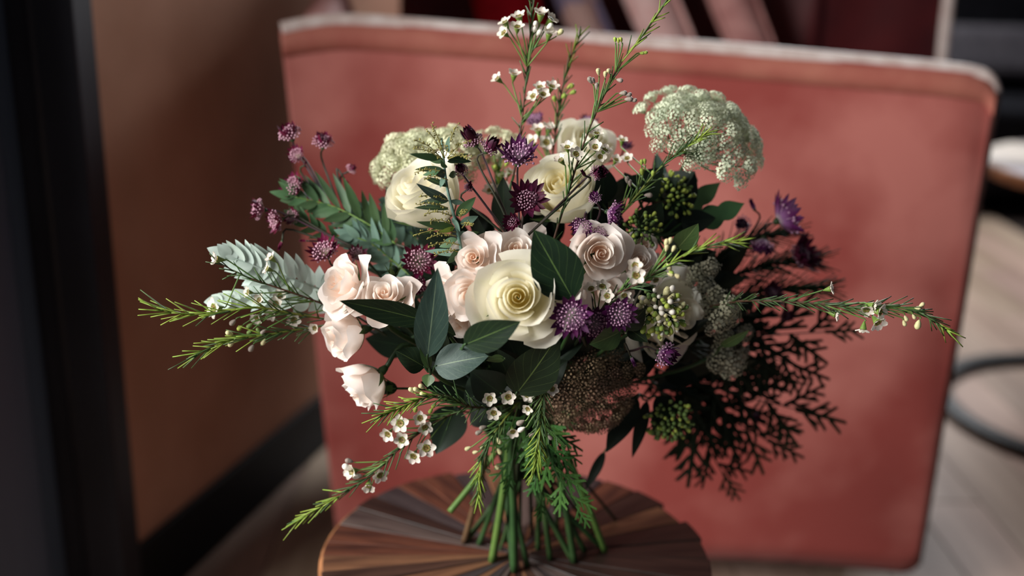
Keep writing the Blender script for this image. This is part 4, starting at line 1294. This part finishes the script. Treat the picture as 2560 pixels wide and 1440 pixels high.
waxsprig('waxflower sprig slanting up to the right across the white lace flower', [(1540, 550, -0.05), (1600, 478, -0.05), (1650, 420, -0.05), (1710, 372, -0.05), (1768, 332, -0.05)],
    buds=[(1604, 408, -.05, 10, 3), (1612, 406, -.05, 10, 3), (1605, 432, -.05, 12, 3), (1632, 436, -.05, 11, 3), (1568, 452, -.05, 12, 1), (1575, 460, -.05, 12, 1), (1618, 488, -.05, 14, 1), (1662, 448, -.05, 10, 3)],
    flowers=[(1555, 350, -.0, (0, .9, .3), 28), (1568, 396, -.02, (-.2, .7, .6), 28), (1540, 400, -.02, (.2, .7, .5), 28)], nn=40, tip=0.35, need=44, seed=4, twig=5, long=True)
waxsprig('waxflower sprig in front on the right, with cream buds and open flowers', [(1492, 790, -0.13), (1540, 738, -0.15), (1600, 706, -0.16), (1680, 656, -0.165), (1760, 618, -0.165), (1848, 602, -0.165)],
    buds=[(1665, 609, -.165, 13, 0), (1674, 605, -.165, 13, 0), (1666, 622, -.165, 13, 0), (1683, 624, -.165, 12, 0), (1671, 665, -.165, 13, 0), (1676, 678, -.165, 11, 3), (1674, 685, -.165, 12, 0), (1690, 688, -.165, 13, 0)],
    flowers=[(1588, 664, -.165, (-.2, .4, .85), 36), (1590, 688, -.17, (0, .2, .95), 40), (1506, 716, -.15, (.1, .8, .5), 34), (1478, 722, -.15, (-.3, .7, .5), 34), (1518, 740, -.155, (-.2, .5, .8), 32), (1560, 738, -.155, (.2, -.2, .9), 32), (1568, 752, -.155, (.3, -.4, .8), 30), (1640, 700, -.16, (.3, -.3, .8), 30)],
    nn=62, tip=0.45, need=48, seed=5, lean=0.5)
waxsprig('long waxflower sprig reaching out to the far right', [(1760, 770, -0.04), (1860, 752, -0.08), (2000, 756, -0.11), (2120, 768, -0.12), (2220, 766, -0.125), (2300, 780, -0.13), (2376, 832, -0.13)],
    flowers=[(2076, 722, -.11, (.7, .3, .3), 30), (2088, 786, -.115, (.8, -.1, .4), 32), (2166, 774, -.125, (-.1, -.4, .85), 34), (2184, 764, -.125, (.6, .0, .6), 34), (2200, 780, -.13, (.6, .1, .7), 36), (2194, 806, -.13, (.3, -.4, .8), 40), (2158, 822, -.13, (-.1, -.95, .2), 32)],
    buds=[(2292, 770, -.13, 11, 0), (2302, 764, -.13, 11, 0), (2264, 794, -.13, 11, 0), (2260, 806, -.13, 11, 0), (2296, 808, -.13, 17, 0), (2284, 790, -.13, 10, 0)],
    nn=96, tip=0.08, need=50, seed=6, lean=0.55)
waxsprig('brown-stemmed waxflower sprig over the silvery fronds at the far left', [(830, 768, -0.06), (740, 735, -0.08), (660, 708, -0.09), (600, 685, -0.095), (545, 655, -0.10)],
    flowers=[(543, 648, -.10, (-.85, .2, .4), 34), (678, 645, -.09, (-.6, .7, .3), 28), (668, 672, -.09, (-.8, .4, .3), 28), (620, 730, -.09, (-.7, .3, .5), 26), (534, 770, -.10, (-.7, .1, .65), 46), (648, 750, -.09, (-.3, .5, .7), 28), (690, 760, -.085, (-.2, .3, .8), 34), (680, 785, -.085, (-.3, -.1, .9), 32), (735, 800, -.08, (-.1, .2, .9), 34), (700, 740, -.08, (0, .6, .7), 30)],
    nn=26, tip=0.0, need=44, seed=7, lean=0.8)
waxsprig('waxflower sprig with bright green tip, farthest left of the bouquet', [(830, 800, -0.06), (740, 785, -0.085), (640, 768, -0.10), (560, 780, -0.11), (480, 785, -0.115), (396, 775, -0.12)],
    buds=[(584, 804, -.105, 14, 1), (602, 818, -.10, 13, 3), (626, 813, -.10, 13, 4), (627, 828, -.10, 13, 4), (660, 828, -.10, 11, 1)], flowers=[(642, 795, -.095, (-.4, -.3, .8), 32)],
    nn=54, tip=0.62, need=70, seed=8, lean=0.6, twig=5)
waxsprig('waxflower sprig lying below the farthest left one, tip pointing down', [(820, 812, -0.06), (740, 825, -0.085), (660, 838, -0.10), (570, 852, -0.11), (488, 890, -0.12)],
    buds=[(576, 834, -.11, 13, 0), (580, 857, -.11, 13, 0), (660, 853, -.10, 12, 0), (630, 868, -.10, 14, 1), (648, 828, -.1, 11, 4)], flowers=[(788, 820, -.08, (-.3, .1, .9), 30)],
    nn=46, tip=0.5, need=64, seed=9, lean=0.5, twig=5)
waxsprig('waxflower sprig with cream buds crossing below the drooping blush rose', [(1260, 1010, -0.10), (1180, 1018, -0.12), (1120, 990, -0.13), (1060, 995, -0.135), (1000, 1020, -0.14), (955, 1038, -0.145)],
    buds=[(1032, 977, -.135, 13, 0), (1044, 976, -.135, 13, 0), (1057, 968, -.135, 13, 0), (1060, 986, -.135, 12, 0), (1086, 1012, -.13, 11, 3), (1078, 1025, -.13, 11, 3), (1040, 1023, -.13, 11, 3)],
    nn=74, tip=0.4, need=52, seed=10, lean=0.8)
waxsprig('long waxflower sprig drooping over the lower left table edge', [(1200, 1010, -0.08), (1120, 1040, -0.10), (1050, 1080, -0.11), (990, 1130, -0.12), (940, 1180, -0.12), (840, 1245, -0.12), (742, 1304, -0.12)],
    flowers=[(1050, 1045, -.115, (.1, .2, .95), 32), (1062, 1068, -.115, (.2, .1, .95), 34), (1000, 1058, -.12, (-.2, .1, .9), 40), (970, 1085, -.12, (-.3, -.1, .9), 34), (1005, 1100, -.12, (-.2, .4, .85), 34), (1066, 1120, -.12, (.1, .1, .95), 40), (1034, 1140, -.12, (-.2, -.2, .9), 36), (950, 1188, -.12, (.4, -.2, .85), 36), (880, 1178, -.12, (-.6, .2, .7), 40), (922, 1214, -.12, (.0, -.4, .85), 34)],
    buds=[(876, 1153, -.12, 14, 1), (896, 1190, -.12, 16, 2), (872, 1170, -.12, 18, 2)], nn=70, tip=0.32, need=52, seed=11, lean=0.55)
waxsprig('waxflower sprig with round buds hanging before the stems on the left', [(1300, 1000, -0.09), (1260, 1050, -0.105), (1225, 1100, -0.11), (1200, 1165, -0.115), (1196, 1250, -0.115)],
    buds=[(1172, 1120, -.11, 12, 0), (1190, 1130, -.11, 11, 0), (1208, 1118, -.11, 10, 0), (1246, 1100, -.11, 13, 0), (1247, 1126, -.11, 13, 0), (1241, 1167, -.11, 11, 0), (1218, 1176, -.11, 12, 0), (1200, 1080, -.11, 13, 1), (1210, 1068, -.11, 13, 1)],
    flowers=[(1224, 996, -.12, (0, .1, .95), 32), (1270, 992, -.12, (.1, .1, .95), 34), (1234, 1032, -.12, (.0, -.1, .95), 32), (1320, 990, -.12, (.2, .1, .9), 28), (1282, 1078, -.11, (.1, -.2, .9), 30)],
    nn=64, tip=0.4, need=44, seed=12, lean=0.6, twig=5)
waxsprig('bushy waxflower sprig hanging at the centre above the stems', [(1365, 930, -0.10), (1358, 980, -0.125), (1354, 1040, -0.13), (1346, 1110, -0.13), (1338, 1180, -0.125)],
    buds=[(1325, 960, -.13, 10, 2), (1304, 1055, -.13, 15, 1), (1306, 1072, -.13, 14, 2), (1374, 1092, -.13, 11, 1), (1330, 1085, -.13, 11, 1)],
    flowers=[(1380, 972, -.13, (.2, .1, .9), 30), (1318, 988, -.13, (-.3, .1, .9), 26), (1320, 1022, -.13, (-.4, 0, .9), 26)],
    nn=96, tip=0.45, need=46, seed=13, lean=0.75, twig=5)
waxsprig('small waxflower sprig with white flowers between the ivory roses at the back', [(1270, 600, 0.0), (1262, 540, 0.01), (1250, 480, 0.02), (1245, 420, 0.025)],
    flowers=[(1225, 475, .01, (-.3, .7, .5), 32), (1245, 478, .01, (.2, .7, .5), 32), (1262, 470, .01, (.3, .8, .4), 30), (1280, 490, .01, (.2, .5, .7), 32), (1255, 440, .02, (0, .9, .3), 28), (1275, 430, .02, (.3, .8, .3), 26)],
    buds=[(1240, 420, .02, 11, 3), (1265, 412, .02, 11, 3)], nn=44, tip=0.4, need=44, seed=14)

# dark rosemary-like foliage on the right
for i_, (lab, pth) in enumerate((
    ('dark needle-leaved branch at the right, behind the long waxflower sprig', [(1740, 740, 0.05), (1840, 690, 0.06), (1930, 660, 0.07), (2030, 650, 0.08)]),
    ('dark needle-leaved branch at the right, lowest of the three', [(1740, 770, 0.05), (1850, 740, 0.06), (1960, 720, 0.07), (2060, 720, 0.07)]),
    ('dark needle-leaved branch at the right, below the blurred masterwort', [(1720, 720, 0.05), (1800, 640, 0.06), (1880, 600, 0.07), (1960, 580, 0.08)]))):
    waxsprig(lab, pth, nn=120, tip=0.0, need=74, seed=20 + i_, mat0=2, name='needle_branch', lean=0.8, twig=2, rad=0.0014, cat='foliage')

# ---------------------------------------------------------------- feathered fronds
feather('silvery frond spread flat at the far left, upper one', [(830, 735, -0.04), (740, 700, -0.06), (650, 670, -0.07), (570, 640, -0.075)], 13, 90, 34, 'silver', 46, 1, up=1.0, dn=0.85, stemmat=None)
feather('silvery frond at the far left, lower one behind the waxflower', [(830, 760, -0.03), (730, 745, -0.05), (640, 745, -0.06), (550, 752, -0.065)], 12, 66, 28, 'silver', 44, 2, up=0.9, dn=0.9, stemmat=None)
feather('green frond with blade-like leaflets at the upper left', [(990, 610, -0.02), (920, 560, -0.01), (830, 515, 0.0), (735, 492, 0.0)], 11, 104, 22, 'olive', 40, 3, up=1.1, dn=0.8)
feather('sage frond behind the ivory rose at the left', [(1060, 660, -0.02), (1000, 610, 0.0), (950, 570, 0.01), (900, 540, 0.01)], 11, 84, 22, 'sage', 40, 4)
feather('blue-green frond behind the artemisia stem', [(1080, 680, -0.02), (1050, 610, 0.0), (1010, 560, 0.01), (985, 510, 0.015)], 11, 80, 22, 'blue', 42, 5)
feather('short sage frond above the left blush roses', [(1040, 700, -0.03), (980, 650, -0.02), (930, 610, -0.02), (880, 590, -0.02)], 10, 80, 22, 'sage', 40, 6)
feather('lime-tipped frond beside the far left masterwort', [(880, 600, -0.01), (820, 585, -0.01), (770, 560, -0.01), (735, 540, -0.01)], 7, 50, 16, 'olive', 38, 7)

# artemisia stem in front of the upper left ivory rose
t = thing('artemisia', 'upright grey-green artemisia stem with narrow leaves and tiny yellow beads, upper left', 'foliage', NECK)
pa = spline([P(1160, 660, -0.11), P(1140, 560, -0.11), P(1118, 470, -0.105), P(1108, 390, -0.10), P(1104, 345, -0.095)], 20)
part('twig', MB().tube(pa, 0.0016, 0.0008, 7), m_leafs['sage'], t)
for i_, (bx, by, tx, ty, wp, ky) in enumerate(((1105, 395, 1022, 384, 20, 'olive'), (1110, 405, 1068, 398, 18, 'olive'), (1110, 428, 1036, 424, 24, 'dark'), (1112, 432, 1090, 438, 22, 'dark'), (1100, 430, 1056, 438, 16, 'olive'), (1118, 468, 1058, 444, 22, 'dark'),
        (1120, 502, 1040, 458, 26, 'blue'), (1122, 502, 1050, 506, 20, 'dark'), (1122, 524, 1034, 520, 22, 'dark'), (1136, 566, 1040, 554, 22, 'olive'), (1118, 395, 1180, 404, 18, 'dark'), (1118, 404, 1172, 384, 20, 'olive'),
        (1120, 380, 1124, 340, 16, 'sage'), (1140, 540, 1190, 492, 28, 'olive'), (1128, 500, 1160, 508, 16, 'sage'), (1136, 570, 1095, 580, 14, 'lime'), (1145, 585, 1172, 588, 20, 'sage'), (1148, 590, 1198, 580, 22, 'olive'), (1130, 545, 1150, 580, 14, 'sage'),
        (1145, 600, 1098, 618, 26, 'olive'), (1150, 610, 1110, 640, 24, 'dark'), (1150, 625, 1115, 660, 22, 'olive'), (1112, 440, 1100, 470, 14, 'sage'), (1122, 440, 1140, 432, 18, 'olive'), (1115, 420, 1102, 400, 14, 'olive'), (1150, 560, 1196, 540, 22, 'sage'), (1150, 640, 1060, 628, 24, 'sage'))):
    leaf(t, P(bx, by, -0.108), P(tx, ty, -0.125 + 0.02 * (i_ % 3)), wp, ky, tilt=(-0.5, 0.3, 0.7)[i_ % 3], bend=0.3, acum=0.9, fold=0.15)
for i_, (bx, by, tx, ty) in enumerate(((1112, 395, 1078, 310), (1110, 395, 1068, 326), (1106, 398, 1036, 350), (1108, 400, 1032, 372), (1114, 390, 1144, 310), (1118, 395, 1178, 350), (1120, 398, 1176, 396), (1112, 432, 1036, 432), (1118, 500, 1048, 492),
        (1120, 520, 1042, 512), (1130, 540, 1060, 535), (1140, 580, 1034, 588), (1140, 590, 1070, 596), (1148, 612, 1070, 616), (1150, 630, 1085, 640), (1128, 560, 1070, 556), (1150, 545, 1165, 530), (1155, 570, 1180, 560), (1120, 450, 1060, 448))):
    bead_spray(t, P(bx, by, -0.112), P(tx, ty, -0.12), 20, 0.0008, i_)
stem_to_foot(pa[0], (pa[1] - pa[0]).normalized(), t, 0.0016, 0, False)

# ---------------------------------------------------------------- cedar
cedar('dark cedar sprig fanning out to the right, middle one', [(1620, 960, 0.02), (1740, 960, 0.05), (1860, 990, 0.07), (1985, 1022, 0.085)], 9, 190, 'dark', 1)
cedar('dark cedar sprig hanging to the lower right, longest one', [(1620, 960, 0.02), (1690, 1010, 0.05), (1750, 1090, 0.06), (1806, 1180, 0.07)], 9, 170, 'dark', 2)
cedar('dark cedar sprig at the right between the two lower ones', [(1640, 960, 0.03), (1730, 1000, 0.06), (1820, 1050, 0.075), (1916, 1098, 0.085)], 9, 170, 'dark', 3)
cedar('dark cedar sprig at the right under the faded clusters', [(1660, 900, 0.03), (1780, 860, 0.06), (1900, 840, 0.075), (2060, 830, 0.085)], 9, 180, 'dark', 4)
cedar('dark cedar sprig at the right pointing down to the leather', [(1680, 880, 0.03), (1790, 870, 0.05), (1890, 880, 0.07), (1980, 912, 0.08)], 8, 170, 'dark', 5)
cedar('dark cedar sprig behind the viburnum buds at the lower right', [(1600, 900, 0.03), (1660, 930, 0.05), (1730, 950, 0.06), (1830, 960, 0.07)], 8, 180, 'dark', 6)
cedar('fresh green cedar sprig hanging before the stems, forked tip at the right', [(1340, 1020, -0.08), (1362, 1100, -0.10), (1390, 1180, -0.105), (1440, 1264, -0.11)], 7, 120, 'green', 7, 30)
cedar('fresh green cedar sprig hanging before the stems, straight middle one', [(1330, 1020, -0.08), (1345, 1090, -0.10), (1350, 1160, -0.10), (1352, 1245, -0.10)], 7, 95, 'green', 8, 28)
cedar('fresh green cedar sprig tucked left under the hanging waxflower', [(1330, 1000, -0.07), (1310, 1050, -0.09), (1290, 1100, -0.095), (1278, 1175, -0.10)], 6, 95, 'green', 9, 32)
cedar('fresh green cedar sprig beside the brown lace flower', [(1350, 1020, -0.06), (1380, 1070, -0.08), (1395, 1110, -0.085), (1408, 1150, -0.09)], 6, 95, 'green', 10, 34)

# bare cut stems that carry no visible bloom
def bare(label, top, foot, r, mi):
    t = thing('cut_stem', label, 'stem', foot, 'cut stems under the bouquet')
    part('stalk', MB().tube(spline([V(top), V(top).lerp(V(foot), 0.5) + V((0.001, 0, 0)), V(foot)], 10), r, r * 1.1, 8), m_stems[mi], t)
bare('short pale green cut stem sticking out left above the table', P(1240, 1130, -0.01), P(1124, 1280, -0.04), 0.0028, 1)
bare('thick light green cut stem in front, with a paler knobbly end', P(1275, 1100, -0.05), Z(1230, 1402, TAB), 0.0036, 1)
bare('straight dark green cut stem at the front centre', P(1275, 1090, -0.06), Z(1286, 1428, TAB), 0.0036, 0)
bare('brown woody cut stem at the left', P(1215, 1140, -0.03), Z(1160, 1356, TAB), 0.0032, 3)
bare('pale green cut stem ending farthest right on the planks', P(1420, 1140, -0.02), Z(1512, 1378, TAB), 0.0032, 1)
bare('dark green cut stem right of the centre, foot turned down', P(1385, 1120, -0.03), Z(1436, 1405, TAB), 0.0034, 0)
